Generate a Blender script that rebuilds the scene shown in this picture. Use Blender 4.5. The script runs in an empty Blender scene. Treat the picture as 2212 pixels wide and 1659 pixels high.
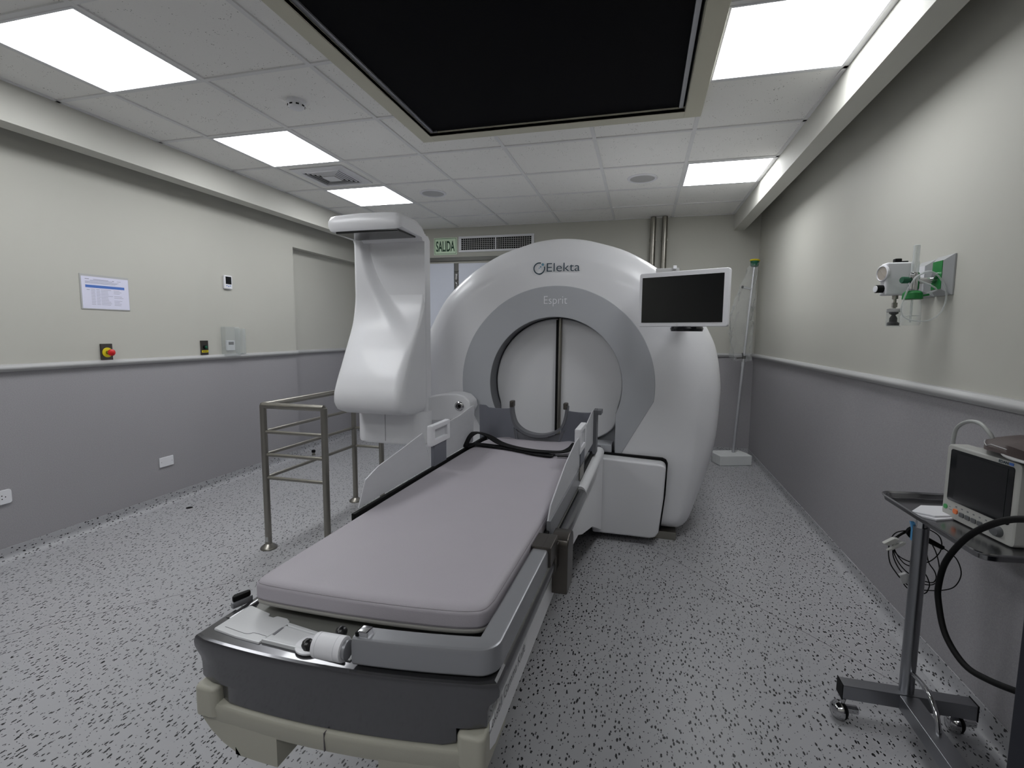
import bpy, bmesh, math, random
from mathutils import Vector, Matrix, Euler
random.seed(7)
S = bpy.context.scene
COL = S.collection
PI = math.pi

# ------------------------------------------------------------------ camera, world, exposure
cam_d = bpy.data.cameras.new('camera'); cam = bpy.data.objects.new('camera', cam_d); COL.objects.link(cam)
cam.location = (2.17345, -5.83489, 1.30)
cam.rotation_euler = (1.46905607, -0.00776228, 0.25464011)
cam_d.sensor_width = 36.0; cam_d.lens = 1079.15 / 2212 * 36.0; cam_d.clip_start = 0.02
S.camera = cam
S.view_settings.view_transform = 'Standard'; S.view_settings.look = 'None'
S.view_settings.gamma = 1.0; S.view_settings.use_curve_mapping = False
S.view_settings.exposure = 0.0
W = bpy.data.worlds.new('world'); S.world = W; W.use_nodes = True
W.node_tree.nodes['Background'].inputs[0].default_value = (0.8, 0.85, 1.0, 1)
W.node_tree.nodes['Background'].inputs[1].default_value = 0.02
PANEL_LIGHT = 12.0      # radiance of the ceiling light panels
S.cycles.max_bounces = 10; S.cycles.diffuse_bounces = 5
S.cycles.transparent_max_bounces = 16

# ------------------------------------------------------------------ room numbers
XL, XR, YF, YB, ZC = -1.25, 3.32, -0.06, -7.4, 2.55
T = 0.61
RM = math.radians(-1.6)                     # the machine stands turned a little in the room
MO = Vector((1.61985, -2.61033, 0.0))       # centre of its front face on the floor

# ------------------------------------------------------------------ materials
def lin(c):
    c = c / 255.0
    return c / 12.92 if c <= 0.04045 else ((c + 0.055) / 1.055) ** 2.4
def nodes(m):
    m.use_nodes = True
    return m.node_tree.nodes, m.node_tree.links, m.node_tree.nodes['Principled BSDF']
def mat(name, rgb, rough=0.5, metal=0.0, var=0.03, scale=6.0, bump=0.0, bscale=200.0, coat=0.0, spec=0.5):
    m = bpy.data.materials.new(name); N, L, P = nodes(m)
    col = [lin(v) for v in rgb]
    tc = N.new('ShaderNodeTexCoord'); no = N.new('ShaderNodeTexNoise'); no.inputs['Scale'].default_value = scale
    no.inputs['Detail'].default_value = 3
    L.new(tc.outputs['Object'], no.inputs['Vector'])
    mx = N.new('ShaderNodeMix'); mx.data_type = 'RGBA'
    mx.inputs[6].default_value = (*[v * (1 - var) for v in col], 1)
    mx.inputs[7].default_value = (*[min(1, v * (1 + var)) for v in col], 1)
    L.new(no.outputs['Fac'], mx.inputs[0]); L.new(mx.outputs[2], P.inputs['Base Color'])
    P.inputs['Roughness'].default_value = rough; P.inputs['Metallic'].default_value = metal
    P.inputs['Coat Weight'].default_value = coat; P.inputs['Coat Roughness'].default_value = 0.05
    P.inputs['Specular IOR Level'].default_value = spec
    if bump:
        n2 = N.new('ShaderNodeTexNoise'); n2.inputs['Scale'].default_value = bscale; n2.inputs['Detail'].default_value = 4
        L.new(tc.outputs['Object'], n2.inputs['Vector'])
        b = N.new('ShaderNodeBump'); b.inputs['Strength'].default_value = bump; b.inputs['Distance'].default_value = 0.002
        L.new(n2.outputs['Fac'], b.inputs['Height']); L.new(b.outputs[0], P.inputs['Normal'])
    return m
def glass(name, rgb=(240, 245, 242), alpha=0.25, rough=0.08, va=0.3):
    m = bpy.data.materials.new(name); N, L, P = nodes(m)
    P.inputs['Base Color'].default_value = (*[lin(v) for v in rgb], 1)
    P.inputs['Roughness'].default_value = rough; P.inputs['Alpha'].default_value = alpha
    no = N.new('ShaderNodeTexNoise'); no.inputs['Scale'].default_value = 9
    mr = N.new('ShaderNodeMapRange'); mr.inputs['To Min'].default_value = alpha * (1 - va); mr.inputs['To Max'].default_value = alpha * (1 + va)
    L.new(no.outputs['Fac'], mr.inputs['Value']); L.new(mr.outputs[0], P.inputs['Alpha'])
    return m
def clearmat(name, tint, refl, rough=0.08, haze=0.0, bump=0.0, bscale=20.0):
    # thin clear plastic: see-through with a sheen that grows at grazing angles
    m = bpy.data.materials.new(name); N, L, P = nodes(m)
    out = N['Material Output']
    tr = N.new('ShaderNodeBsdfTransparent'); tr.inputs[0].default_value = (*tint, 1)
    P.inputs['Base Color'].default_value = (0.75, 0.77, 0.77, 1); P.inputs['Roughness'].default_value = rough
    P.inputs['Specular IOR Level'].default_value = 0.8
    no = N.new('ShaderNodeTexNoise'); no.inputs['Scale'].default_value = bscale; no.inputs['Detail'].default_value = 3
    tc = N.new('ShaderNodeTexCoord'); L.new(tc.outputs['Object'], no.inputs['Vector'])
    if bump:
        b = N.new('ShaderNodeBump'); b.inputs['Strength'].default_value = bump; b.inputs['Distance'].default_value = 0.02
        L.new(no.outputs['Fac'], b.inputs['Height']); L.new(b.outputs[0], P.inputs['Normal'])
    lw = N.new('ShaderNodeLayerWeight'); lw.inputs['Blend'].default_value = 0.35
    mr = N.new('ShaderNodeMapRange'); mr.inputs['To Min'].default_value = haze; mr.inputs['To Max'].default_value = refl
    L.new(lw.outputs['Facing'], mr.inputs['Value'])
    mx = N.new('ShaderNodeMixShader'); L.new(mr.outputs[0], mx.inputs[0]); L.new(tr.outputs[0], mx.inputs[1]); L.new(P.outputs[0], mx.inputs[2])
    L.new(mx.outputs[0], out.inputs['Surface'])
    return m
def emit(name, rgb, s):
    m = bpy.data.materials.new(name); N, L, P = nodes(m)
    P.inputs['Base Color'].default_value = (0.8, 0.8, 0.8, 1)
    P.inputs['Emission Color'].default_value = (*rgb, 1); P.inputs['Emission Strength'].default_value = s
    return m
def fleck_mat(name, base, dark, aniso=True):
    m = bpy.data.materials.new(name); N, L, P = nodes(m)
    tc = N.new('ShaderNodeTexCoord')
    nz = N.new('ShaderNodeTexNoise'); nz.inputs['Scale'].default_value = 260; nz.inputs['Detail'].default_value = 1
    L.new(tc.outputs['Object'], nz.inputs['Vector'])
    sub = N.new('ShaderNodeVectorMath'); sub.operation = 'MULTIPLY_ADD'
    sub.inputs[1].default_value = (0.004,) * 3
    L.new(nz.outputs['Color'], sub.inputs[0]); L.new(tc.outputs['Object'], sub.inputs[2])
    prev = None
    for i, (rot, sc, th) in enumerate([((0.2, 0.1, 0.5), (1, 0.42, 1), 0.205), ((0.1, 0.3, 2.0), (1, 0.5, 0.9), 0.2), ((0.5, 0.2, 1.2), (1, 0.8, 1), 0.15)]):
        mp = N.new('ShaderNodeMapping'); mp.vector_type = 'POINT'
        mp.inputs['Rotation'].default_value = rot; mp.inputs['Scale'].default_value = sc
        mp.inputs['Location'].default_value = (i * 3.1, i * 1.7, i * 0.37 + 0.011)
        L.new(sub.outputs[0], mp.inputs['Vector'])
        vo = N.new('ShaderNodeTexVoronoi'); vo.inputs['Scale'].default_value = (62, 66, 85)[i]
        L.new(mp.outputs[0], vo.inputs['Vector'])
        lt = N.new('ShaderNodeMath'); lt.operation = 'LESS_THAN'; lt.inputs[1].default_value = th
        L.new(vo.outputs['Distance'], lt.inputs[0])
        if prev is None: prev = lt
        else:
            mxx = N.new('ShaderNodeMath'); mxx.operation = 'MAXIMUM'
            L.new(prev.outputs[0], mxx.inputs[0]); L.new(lt.outputs[0], mxx.inputs[1]); prev = mxx
    big = N.new('ShaderNodeTexNoise'); big.inputs['Scale'].default_value = 2.0; L.new(tc.outputs['Object'], big.inputs['Vector'])
    b1 = N.new('ShaderNodeMix'); b1.data_type = 'RGBA'
    b1.inputs[6].default_value = (*[lin(v) * 0.96 for v in base], 1); b1.inputs[7].default_value = (*[lin(v) * 1.04 for v in base], 1)
    L.new(big.outputs['Fac'], b1.inputs[0])
    mx = N.new('ShaderNodeMix'); mx.data_type = 'RGBA'
    mx.inputs[7].default_value = (*[lin(v) for v in dark], 1)
    L.new(prev.outputs[0], mx.inputs[0]); L.new(b1.outputs[2], mx.inputs[6]); L.new(mx.outputs[2], P.inputs['Base Color'])
    P.inputs['Roughness'].default_value = 0.38; P.inputs['Specular IOR Level'].default_value = 0.35
    return m
def tile_mat():
    m = bpy.data.materials.new('ceiling_tile'); N, L, P = nodes(m)
    tc = N.new('ShaderNodeTexCoord')
    nz = N.new('ShaderNodeTexNoise'); nz.inputs['Scale'].default_value = 160
    L.new(tc.outputs['Object'], nz.inputs['Vector'])
    sub = N.new('ShaderNodeVectorMath'); sub.operation = 'MULTIPLY_ADD'; sub.inputs[1].default_value = (0.01,) * 3
    L.new(nz.outputs['Color'], sub.inputs[0]); L.new(tc.outputs['Object'], sub.inputs[2])
    vo = N.new('ShaderNodeTexVoronoi'); vo.inputs['Scale'].default_value = 75; L.new(sub.outputs[0], vo.inputs['Vector'])
    cl = N.new('ShaderNodeTexNoise'); cl.inputs['Scale'].default_value = 14; L.new(tc.outputs['Object'], cl.inputs['Vector'])
    th = N.new('ShaderNodeMapRange'); th.inputs['From Min'].default_value = 0.42; th.inputs['From Max'].default_value = 0.7
    th.inputs['To Min'].default_value = 0.05; th.inputs['To Max'].default_value = 0.2
    L.new(cl.outputs['Fac'], th.inputs['Value'])
    lt = N.new('ShaderNodeMath'); lt.operation = 'LESS_THAN'; L.new(vo.outputs['Distance'], lt.inputs[0]); L.new(th.outputs[0], lt.inputs[1])
    mx = N.new('ShaderNodeMix'); mx.data_type = 'RGBA'
    mx.inputs[6].default_value = (*[lin(v) for v in (236, 235, 232)], 1); mx.inputs[7].default_value = (*[lin(v) for v in (110, 108, 104)], 1)
    L.new(lt.outputs[0], mx.inputs[0]); L.new(mx.outputs[2], P.inputs['Base Color'])
    P.inputs['Roughness'].default_value = 0.95; P.inputs['Specular IOR Level'].default_value = 0.1
    return m
def wall_mat():
    # painted above, grey speckled vinyl below the handrail
    m = bpy.data.materials.new('wall_paint_and_vinyl'); N, L, P = nodes(m)
    tc = N.new('ShaderNodeTexCoord'); sx = N.new('ShaderNodeSeparateXYZ'); L.new(tc.outputs['Object'], sx.inputs[0])
    lt = N.new('ShaderNodeMath'); lt.operation = 'LESS_THAN'; lt.inputs[1].default_value = 1.08; L.new(sx.outputs['Z'], lt.inputs[0])
    n1 = N.new('ShaderNodeTexNoise'); n1.inputs['Scale'].default_value = 220; n1.inputs['Detail'].default_value = 3; L.new(tc.outputs['Object'], n1.inputs['Vector'])
    mr = N.new('ShaderNodeMapRange'); mr.inputs['From Min'].default_value = 0.3; mr.inputs['From Max'].default_value = 0.7; L.new(n1.outputs['Fac'], mr.inputs['Value'])
    a = N.new('ShaderNodeMix'); a.data_type = 'RGBA'
    a.inputs[6].default_value = (*[lin(v) for v in (148, 146, 149)], 1); a.inputs[7].default_value = (*[lin(v) for v in (162, 160, 163)], 1)
    L.new(mr.outputs[0], a.inputs[0])
    n2 = N.new('ShaderNodeTexNoise'); n2.inputs['Scale'].default_value = 3; L.new(tc.outputs['Object'], n2.inputs['Vector'])
    b = N.new('ShaderNodeMix'); b.data_type = 'RGBA'
    b.inputs[6].default_value = (*[lin(v) for v in (184, 183, 175)], 1); b.inputs[7].default_value = (*[lin(v) for v in (188, 187, 179)], 1)
    L.new(n2.outputs['Fac'], b.inputs[0])
    mx = N.new('ShaderNodeMix'); mx.data_type = 'RGBA'
    L.new(lt.outputs[0], mx.inputs[0]); L.new(b.outputs[2], mx.inputs[6]); L.new(a.outputs[2], mx.inputs[7]); L.new(mx.outputs[2], P.inputs['Base Color'])
    P.inputs['Roughness'].default_value = 0.6; P.inputs['Specular IOR Level'].default_value = 0.3
    return m

M = dict(
 wall=wall_mat(), tile=tile_mat(), floor=fleck_mat('flecked_vinyl', (166, 166, 169), (22, 22, 24)),
 paint=mat('cream_paint', (192, 191, 184), 0.7), tbar=mat('ceiling_bar', (220, 220, 220), 0.6),
 frame_c=mat('beige_frame', (196, 193, 176), 0.6), blackcloth=mat('black_mesh', (17, 17, 20), 0.9, spec=0.1),
 rail=mat('grey_plastic_rail', (172, 172, 172), 0.45), white=mat('machine_white', (222, 222, 225), 0.36, var=0.01, coat=0.12),
 white2=mat('white_plastic', (222, 222, 226), 0.4, var=0.01), greyring=mat('grey_cover', (174, 176, 181), 0.45, var=0.02),
 greydark=mat('dark_grey_cover', (98, 99, 104), 0.45), silver=mat('silver_paint', (96, 96, 99), 0.24, 0.8, var=0.02, coat=0.6),
 silver2=mat('silver_bar', (150, 151, 155), 0.36, 0.5, var=0.02), steel=mat('brushed_steel', (150, 147, 140), 0.33, 1.0, var=0.06, scale=30),
 chrome=mat('chrome', (190, 190, 192), 0.12, 1.0), satin=mat('satin_steel', (150, 151, 155), 0.3, 1.0), traysteel=mat('tray_steel', (150, 150, 152), 0.2, 1.0), darkmetal=mat('dark_brushed_metal', (92, 88, 84), 0.35, 0.9, var=0.06, scale=25),
 black=mat('black_rubber', (9, 9, 10), 0.6, spec=0.2), blackshiny=mat('black_plastic', (20, 21, 24), 0.25), screen=mat('screen_glass', (12, 14, 17), 0.12, var=0.1),
 beige=mat('beige_bumper', (166, 164, 152), 0.5, bump=0.15, bscale=400), mattress=mat('mattress_vinyl', (170, 165, 172), 0.5, bump=0.25, bscale=500),
 mattress2=mat('mattress_underside', (150, 148, 143), 0.5), seam=mat('seam_dark', (92, 88, 92), 0.8), deck=mat('deck_grey', (112, 112, 108), 0.3),
 wing=mat('blue_grey_fabric', (108, 110, 119), 0.75, bump=0.3, bscale=300), knob=mat('black_knob', (14, 14, 16), 0.3),
 acrylic=glass('frosted_acrylic', (206, 207, 211), 0.82, 0.3, 0.03), foam=mat('white_foam', (214, 216, 216), 0.85, bump=0.3, bscale=150),
 alu=mat('aluminium_tube', (205, 206, 210), 0.35, 0.7), poly=clearmat('thin_plastic', (.97, .97, .97), 0.55, 0.1, 0.1, 1.0, 30), clear=clearmat('clear_plastic', (.95, .96, .96), 0.5, 0.08, 0.07),
 clear2=clearmat('clear_tube', (.9, .92, .92), 0.85, 0.15, 0.3),
 yellow=mat('yellow_plastic', (214, 196, 30), 0.5), red=mat('red_button', (200, 24, 24), 0.35), green=mat('green_plastic', (14, 122, 52), 0.4), dkgreen=mat('dark_green_knob', (14, 84, 58), 0.4),
 signgreen=mat('sign_ink', (18, 68, 40), 0.6), signbg=mat('sign_pale_green', (222, 244, 216), 0.6), paper=mat('paper', (214, 214, 232), 0.7, var=0.01), ink=mat('grey_ink', (150, 150, 166), 0.8),
 blue=mat('blue_ink', (74, 112, 186), 0.7), logo=mat('logo_ink', (20, 52, 68), 0.5), logodot=mat('logo_dot', (104, 148, 170), 0.5), logow=mat('logo_light', (240, 240, 244), 0.5),
 door=mat('door_white', (206, 210, 222), 0.4), doorgrey=mat('door_head', (92, 92, 88), 0.45, 0.3), brown=mat('brown_cuff', (66, 54, 52), 0.6, bump=0.3), orange=mat('orange_button', (226, 120, 66), 0.5),
 greenbtn=mat('green_button', (70, 150, 88), 0.5), button=mat('grey_button', (88, 90, 92), 0.5), medgrey=mat('monitor_case', (176, 176, 172), 0.45), bluestrap=mat('blue_strap', (84, 150, 200), 0.6),
 greyhose=mat('grey_hose', (160, 162, 160), 0.4), gauge=mat('gauge_face', (168, 160, 150), 0.25, 0.2), platew=mat('outlet_grey', (168, 170, 172), 0.35, 0.3), linen=mat('folded_cloth', (214, 214, 218), 0.85, bump=0.3, bscale=120),
 piping=mat('piping_vinyl', (132, 127, 132), 0.6), navy=mat('navy_cabinet', (20, 22, 34), 0.5), recessw=mat('recess_white', (205, 206, 208), 0.3), light=emit('panel_light', (0.96, 0.98, 1.0), PANEL_LIGHT), textgrey=mat('text_grey', (120, 120, 124), 0.6),
)

# ------------------------------------------------------------------ mesh helpers
class MB:
    def __init__(s): s.v = []; s.f = []; s.mi = []; s.cur = 0
    def add(s, verts, faces, mtx=None):
        o = len(s.v)
        for p in verts:
            p = Vector(p); s.v.append(mtx @ p if mtx else p)
        for f in faces: s.f.append([i + o for i in f]); s.mi.append(s.cur)
        return s
    def bm(s, b, mtx=None):
        b.verts.index_update()
        return s.add([v.co.copy() for v in b.verts], [[v.index for v in f.verts] for f in b.faces], mtx)
    def box(s, x0, x1, y0, y1, z0, z1, bev=0.0, seg=2, mtx=None):
        b = bmesh.new()
        vs = [b.verts.new((x, y, z)) for x in (x0, x1) for y in (y0, y1) for z in (z0, z1)]
        for f in ((0, 1, 3, 2), (4, 6, 7, 5), (0, 4, 5, 1), (2, 3, 7, 6), (0, 2, 6, 4), (1, 5, 7, 3)): b.faces.new([vs[i] for i in f])
        if bev > 0:
            bmesh.ops.bevel(b, geom=list(b.edges), offset=min(bev, 0.49 * min(abs(x1 - x0), abs(y1 - y0), abs(z1 - z0))), segments=seg, profile=0.5, affect='EDGES')
        s.bm(b, mtx); b.free(); return s
    def prism(s, poly, ax, d0, d1, bev=0.0, seg=2, mtx=None):
        """poly: list of 2D points; ax: the axis it is extruded along ('x': poly is y,z; 'y': x,z; 'z': x,y)"""
        def P(a, b_, d): return {'x': (d, a, b_), 'y': (a, d, b_), 'z': (a, b_, d)}[ax]
        b = bmesh.new(); n = len(poly)
        A = [b.verts.new(P(p[0], p[1], d0)) for p in poly]; B_ = [b.verts.new(P(p[0], p[1], d1)) for p in poly]
        fa = b.faces.new(A); fb = b.faces.new(list(reversed(B_)))
        for i in range(n): b.faces.new([A[i], B_[i], B_[(i + 1) % n], A[(i + 1) % n]])
        bmesh.ops.recalc_face_normals(b, faces=list(b.faces))
        if bev > 0:
            es = [e for e in b.edges if len(e.link_faces) == 2 and e.calc_face_angle(0) > 0.6]
            bmesh.ops.bevel(b, geom=es, offset=bev, segments=seg, profile=0.5, affect='EDGES', clamp_overlap=True)
        s.bm(b, mtx); b.free(); return s
    def tube(s, pts, r, n=12, caps=True, smooth=0, closed=False, flat=None):
        pts = [Vector(p) for p in pts]
        if smooth: pts = catmull(pts, smooth, closed)
        rs = r if isinstance(r, (list, tuple)) else [r] * len(pts)
        m = len(pts); ring = []
        t0 = (pts[1] - pts[0]).normalized()
        up = Vector((0, 0, 1)) if abs(t0.z) < 0.9 else Vector((1, 0, 0))
        nrm = (up - t0 * up.dot(t0)).normalized()
        for i in range(m):
            if closed: t = (pts[(i + 1) % m] - pts[i - 1]).normalized()
            else: t = (pts[min(i + 1, m - 1)] - pts[max(i - 1, 0)]).normalized()
            nrm = (nrm - t * nrm.dot(t)); nrm = nrm.normalized() if nrm.length > 1e-6 else t.orthogonal().normalized()
            bi = t.cross(nrm)
            rr = rs[min(i, len(rs) - 1)]; fl = flat if flat else 1.0
            ring.append([pts[i] + (nrm * math.cos(a) * fl + bi * math.sin(a)) * rr for a in [2 * PI * k / n for k in range(n)]])
        o = [p for rg in ring for p in rg]; F = []
        for i in range(m if closed else m - 1):
            j = (i + 1) % m
            for k in range(n): F.append([i * n + k, i * n + (k + 1) % n, j * n + (k + 1) % n, j * n + k])
        if caps and not closed: F.append([k for k in range(n)][::-1]); F.append([(m - 1) * n + k for k in range(n)])
        return s.add(o, F)
    def lathe(s, prof, n=32, mtx=None, caps=True):
        o = []; F = []
        for r, z in prof: o += [(r * math.cos(2 * PI * k / n), r * math.sin(2 * PI * k / n), z) for k in range(n)]
        for i in range(len(prof) - 1):
            for k in range(n): F.append([i * n + k, i * n + (k + 1) % n, (i + 1) * n + (k + 1) % n, (i + 1) * n + k])
        if caps: F.append([k for k in range(n)][::-1]); F.append([(len(prof) - 1) * n + k for k in range(n)])
        return s.add(o, F, mtx)
    def loft(s, secs, caps=True, closed=True, mtx=None):
        n = len(secs[0]); o = [p for sc in secs for p in sc]; F = []
        for i in range(len(secs) - 1):
            for k in range(n if closed else n - 1): F.append([i * n + k, i * n + (k + 1) % n, (i + 1) * n + (k + 1) % n, (i + 1) * n + k])
        if caps: F.append([k for k in range(n)][::-1]); F.append([(len(secs) - 1) * n + k for k in range(n)])
        return s.add(o, F, mtx)
def catmull(P, k, closed=False):
    out = []; n = len(P); P = [Vector(p) for p in P]
    rng = range(n) if closed else range(n - 1)
    for i in rng:
        p0 = P[(i - 1) % n] if (closed or i > 0) else P[0]; p1 = P[i]; p2 = P[(i + 1) % n]
        p3 = P[(i + 2) % n] if (closed or i < n - 2) else P[-1]
        for j in range(k):
            t = j / k
            out.append(0.5 * ((2 * p1) + (p2 - p0) * t + (2 * p0 - 5 * p1 + 4 * p2 - p3) * t * t + (3 * p1 - p0 - 3 * p2 + p3) * t ** 3))
    if not closed: out.append(P[-1])
    return out
def axis_m(p, d):
    """matrix that puts local z along direction d at point p"""
    return Matrix.Translation(Vector(p)) @ Vector(d).to_track_quat('Z', 'Y').to_matrix().to_4x4()
def rrect(x0, x1, y0, y1, r, n=5):
    o = []
    for cx, cy, a in ((x1 - r, y1 - r, 0), (x0 + r, y1 - r, PI / 2), (x0 + r, y0 + r, PI), (x1 - r, y0 + r, 1.5 * PI)):
        for k in range(n + 1): t = a + PI / 2 * k / n; o.append((cx + r * math.cos(t), cy + r * math.sin(t)))
    return o

WM = {}
def obj(name, mb, m, parent=None, world=False, smooth=True, angle=38, label=None):
    me = bpy.data.meshes.new(name)
    vs = mb.v
    if world and parent is not None:
        inv = WM[parent.name].inverted(); vs = [inv @ v for v in vs]
    me.from_pydata([tuple(v) for v in vs], [], mb.f)
    ms = m if isinstance(m, (list, tuple)) else [m]
    for q in ms: me.materials.append(M[q])
    if len(ms) > 1: me.polygons.foreach_set('material_index', mb.mi)
    me.update()
    b = bmesh.new(); b.from_mesh(me); bmesh.ops.recalc_face_normals(b, faces=list(b.faces)); b.to_mesh(me); b.free()
    if smooth:
        me.shade_smooth(); me.set_sharp_from_angle(angle=math.radians(angle))
    o = bpy.data.objects.new(name, me); COL.objects.link(o)
    if smooth and len(mb.f) > 5:
        wn = o.modifiers.new('weighted_normals', 'WEIGHTED_NORMAL'); wn.keep_sharp = True; wn.weight = 60
    if parent is not None:
        o.parent = parent; WM[o.name] = WM[parent.name].copy()
    else: WM[o.name] = Matrix.Identity(4)
    if label: o['label'] = label
    return o
def thing(name, label, cat, loc=(0, 0, 0), rz=0.0, group=None):
    o = bpy.data.objects.new(name, None); COL.objects.link(o); o.empty_display_size = 0.05
    o.location = loc; o.rotation_euler = (0, 0, rz)
    WM[o.name] = Matrix.Translation(Vector(loc)) @ Matrix.Rotation(rz, 4, 'Z')
    o['label'] = label; o['category'] = cat
    if group: o['group'] = group
    return o
def tag(o, label, cat, group=None):
    o['label'] = label; o['category'] = cat
    if group: o['group'] = group
    return o
def struct(name, mb, m, **k):
    o = obj(name, mb, m, **k); o['kind'] = 'structure'; return o
def dup(root, loc, rz=None, label=None):
    r = root.copy(); COL.objects.link(r); r.location = loc
    if rz is not None: r.rotation_euler = (0, 0, rz)
    WM[r.name] = Matrix.Translation(Vector(loc)) @ Matrix.Rotation(r.rotation_euler[2], 4, 'Z')
    if label: r['label'] = label
    for ch in list(root.children):
        c = ch.copy(); COL.objects.link(c); c.parent = r
        for g in list(ch.children):
            d = g.copy(); COL.objects.link(d); d.parent = c
    return r
def text_mb(body, width, height, mtx, offset=0.0, depth=0.0012, sp=1.0):
    cu = bpy.data.curves.new('t', 'FONT'); cu.body = body; cu.size = 1.0; cu.offset = offset; cu.extrude = 0.0; cu.resolution_u = 4
    cu.space_character = sp
    to = bpy.data.objects.new('t', cu); COL.objects.link(to)
    dg = bpy.context.evaluated_depsgraph_get(); me = bpy.data.meshes.new_from_object(to.evaluated_get(dg))
    co = [v.co.copy() for v in me.vertices]; F = [list(p.vertices) for p in me.polygons]
    bpy.data.objects.remove(to); bpy.data.curves.remove(cu)
    x0 = min(c.x for c in co); x1 = max(c.x for c in co); y1 = max(c.y for c in co)
    sx = width / (x1 - x0); sy = height / 0.7 if height else sx
    mb = MB(); mb.add([((c.x - x0) * sx, c.y * sy, depth) for c in co], F, mtx)
    bpy.data.meshes.remove(me)
    return mb
def face_m(p, right, up):
    """local x->right, y->up, z->toward the viewer"""
    r = Vector(right).normalized(); u = Vector(up).normalized(); n = r.cross(u)
    m = Matrix((r, u, n)).transposed().to_4x4(); m.translation = Vector(p); return m

# ================================================================== ROOM
mb = MB(); mb.add([(XL - .3, YB, 0), (XR + .1, YB, 0), (XR + .1, YF + .1, 0), (XL - .3, YF + .1, 0)], [(0, 1, 2, 3)])
struct('floor', mb, 'floor', smooth=False)
# thin weld seams in the floor sheet
for k, (a, b_) in enumerate([((2.164, -2.658), (3.25, -3.89)), ((-0.62, -4.66), (0.35, -3.58))]):
    d = (Vector(b_) - Vector(a)).normalized(); n = Vector((-d.y, d.x)) * 0.0013
    mb = MB(); mb.add([(a[0] + n.x, a[1] + n.y, .0006), (a[0] - n.x, a[1] - n.y, .0006), (b_[0] - n.x, b_[1] - n.y, .0006), (b_[0] + n.x, b_[1] + n.y, .0006)], [(0, 1, 2, 3)])
    struct('trim_%d' % (10 + k), mb, 'seam', smooth=False)
NY, ND, NZ = -1.436, 0.095, 2.14     # the shallow niche in the left wall
mb = MB()
mb.add([(XL, YB, 0), (XL, NY, 0), (XL, NY, NZ), (XL, YB, NZ), (XL, YB, 2.85), (XL, YF, 2.85), (XL, YF, NZ),
        (XL - ND, NY, 0), (XL - ND, NY, NZ), (XL - ND, YF, 0), (XL - ND, YF, NZ)],
       [(0, 1, 2, 3), (3, 2, 6, 5, 4), (1, 7, 8, 2), (2, 8, 10, 6), (7, 9, 10, 8)])
struct('wall_left', mb, 'wall', smooth=False)
mb = MB(); mb.add([(XR, YB, 0), (XR, YF, 0), (XR, YF, 2.85), (XR, YB, 2.85)], [(0, 1, 2, 3)]); struct('wall_right', mb, 'wall', smooth=False)
mb = MB(); mb.add([(XL - .3, YF, 0), (XR, YF, 0), (XR, YF, 2.85), (XL - .3, YF, 2.85)], [(0, 1, 2, 3)]); struct('wall_back', mb, 'wall', smooth=False)
mb = MB(); mb.add([(XL, YB, 0), (XR, YB, 0), (XR, YB, 2.85), (XL, YB, 2.85)], [(0, 1, 2, 3)]); struct('wall_front', mb, 'wall', smooth=False)
# ceiling of mineral tiles, with the opening for the black screen
OX0, OX1, OY0, OY1 = 0.83, 2.36, -5.9, -2.765
zt = ZC + 0.006
mb = MB()
def quad(mb, x0, x1, y0, y1, z): mb.add([(x0, y0, z), (x1, y0, z), (x1, y1, z), (x0, y1, z)], [(0, 1, 2, 3)])
quad(mb, -1.0, OX0, YB, YF, zt); quad(mb, OX1, 3.06, YB, YF, zt); quad(mb, OX0, OX1, OY1, YF, zt); quad(mb, OX0, OX1, YB, OY0, zt)
struct('ceiling', mb, 'tile', smooth=False)
mb = MB(); quad(mb, XL - .1, XR + .1, YB, YF, 2.85); struct('ceiling_slab', mb, 'paint', smooth=False)
# exposed bars of the ceiling grid
mb = MB(); w = 0.012
def bar_x(x0, x1, y): mb.box(x0, x1, y - w, y + w, ZC - .001, ZC + .007)
def bar_y(x, y0, y1): mb.box(x - w, x + w, y0, y1, ZC - .0015, ZC + .007)
FX0, FX1, FY1 = 0.745, 2.452, -2.678
for i in range(-1, 5):
    x = i * T
    if FX0 < x < FX1: bar_y(x, FY1, YF)
    else: bar_y(x, YB, YF)
j = 1
while -j * T > YB:
    y = -j * T
    if y > FY1: bar_x(-1.0, 3.06, y)
    else: bar_x(-1.0, FX0, y); bar_x(FX1, 3.06, y)
    j += 1
mb.box(-1.0, -.98, YB, YF, ZC - .001, ZC + .007); mb.box(3.04, 3.06, YB, YF, ZC - .001, ZC + .007); mb.box(-1, 3.06, YF - .018, YF, ZC - .001, ZC + .007)
struct('trim_1', mb, 'tbar', smooth=False)
# dropped fascia beams beside the two long walls
mb = MB(); mb.box(-1.12, -1.0, YB, YF, 2.352, 2.85); struct('trim_2', mb, 'paint', smooth=False)
mb = MB(); mb.box(3.06, 3.165, YB, YF, 2.385, 2.85); struct('trim_3', mb, 'paint', smooth=False)
# handrail mouldings
def rail_prof(x, z, sx): return [(x, z - .021), (x + sx * .017, z - .019), (x + sx * .026, z - .01), (x + sx * .028, z), (x + sx * .026, z + .01), (x + sx * .017, z + .019), (x, z + .021)]
ZR = 1.083
mb = MB(); mb.prism(rail_prof(XL, ZR, 1), 'y', YB, NY); mb.prism(rail_prof(XL - ND, ZR, 1), 'y', NY, YF); struct('trim_4', mb, 'rail')
mb = MB(); mb.prism(rail_prof(XR, ZR, -1), 'y', YB, YF); struct('trim_5', mb, 'rail')
mb = MB(); mb.prism([(YF, ZR - .021), (YF - .017, ZR - .019), (YF - .028, ZR), (YF - .017, ZR + .019), (YF, ZR + .021)], 'x', 1.75, XR); struct('trim_6', mb, 'rail')
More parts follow.
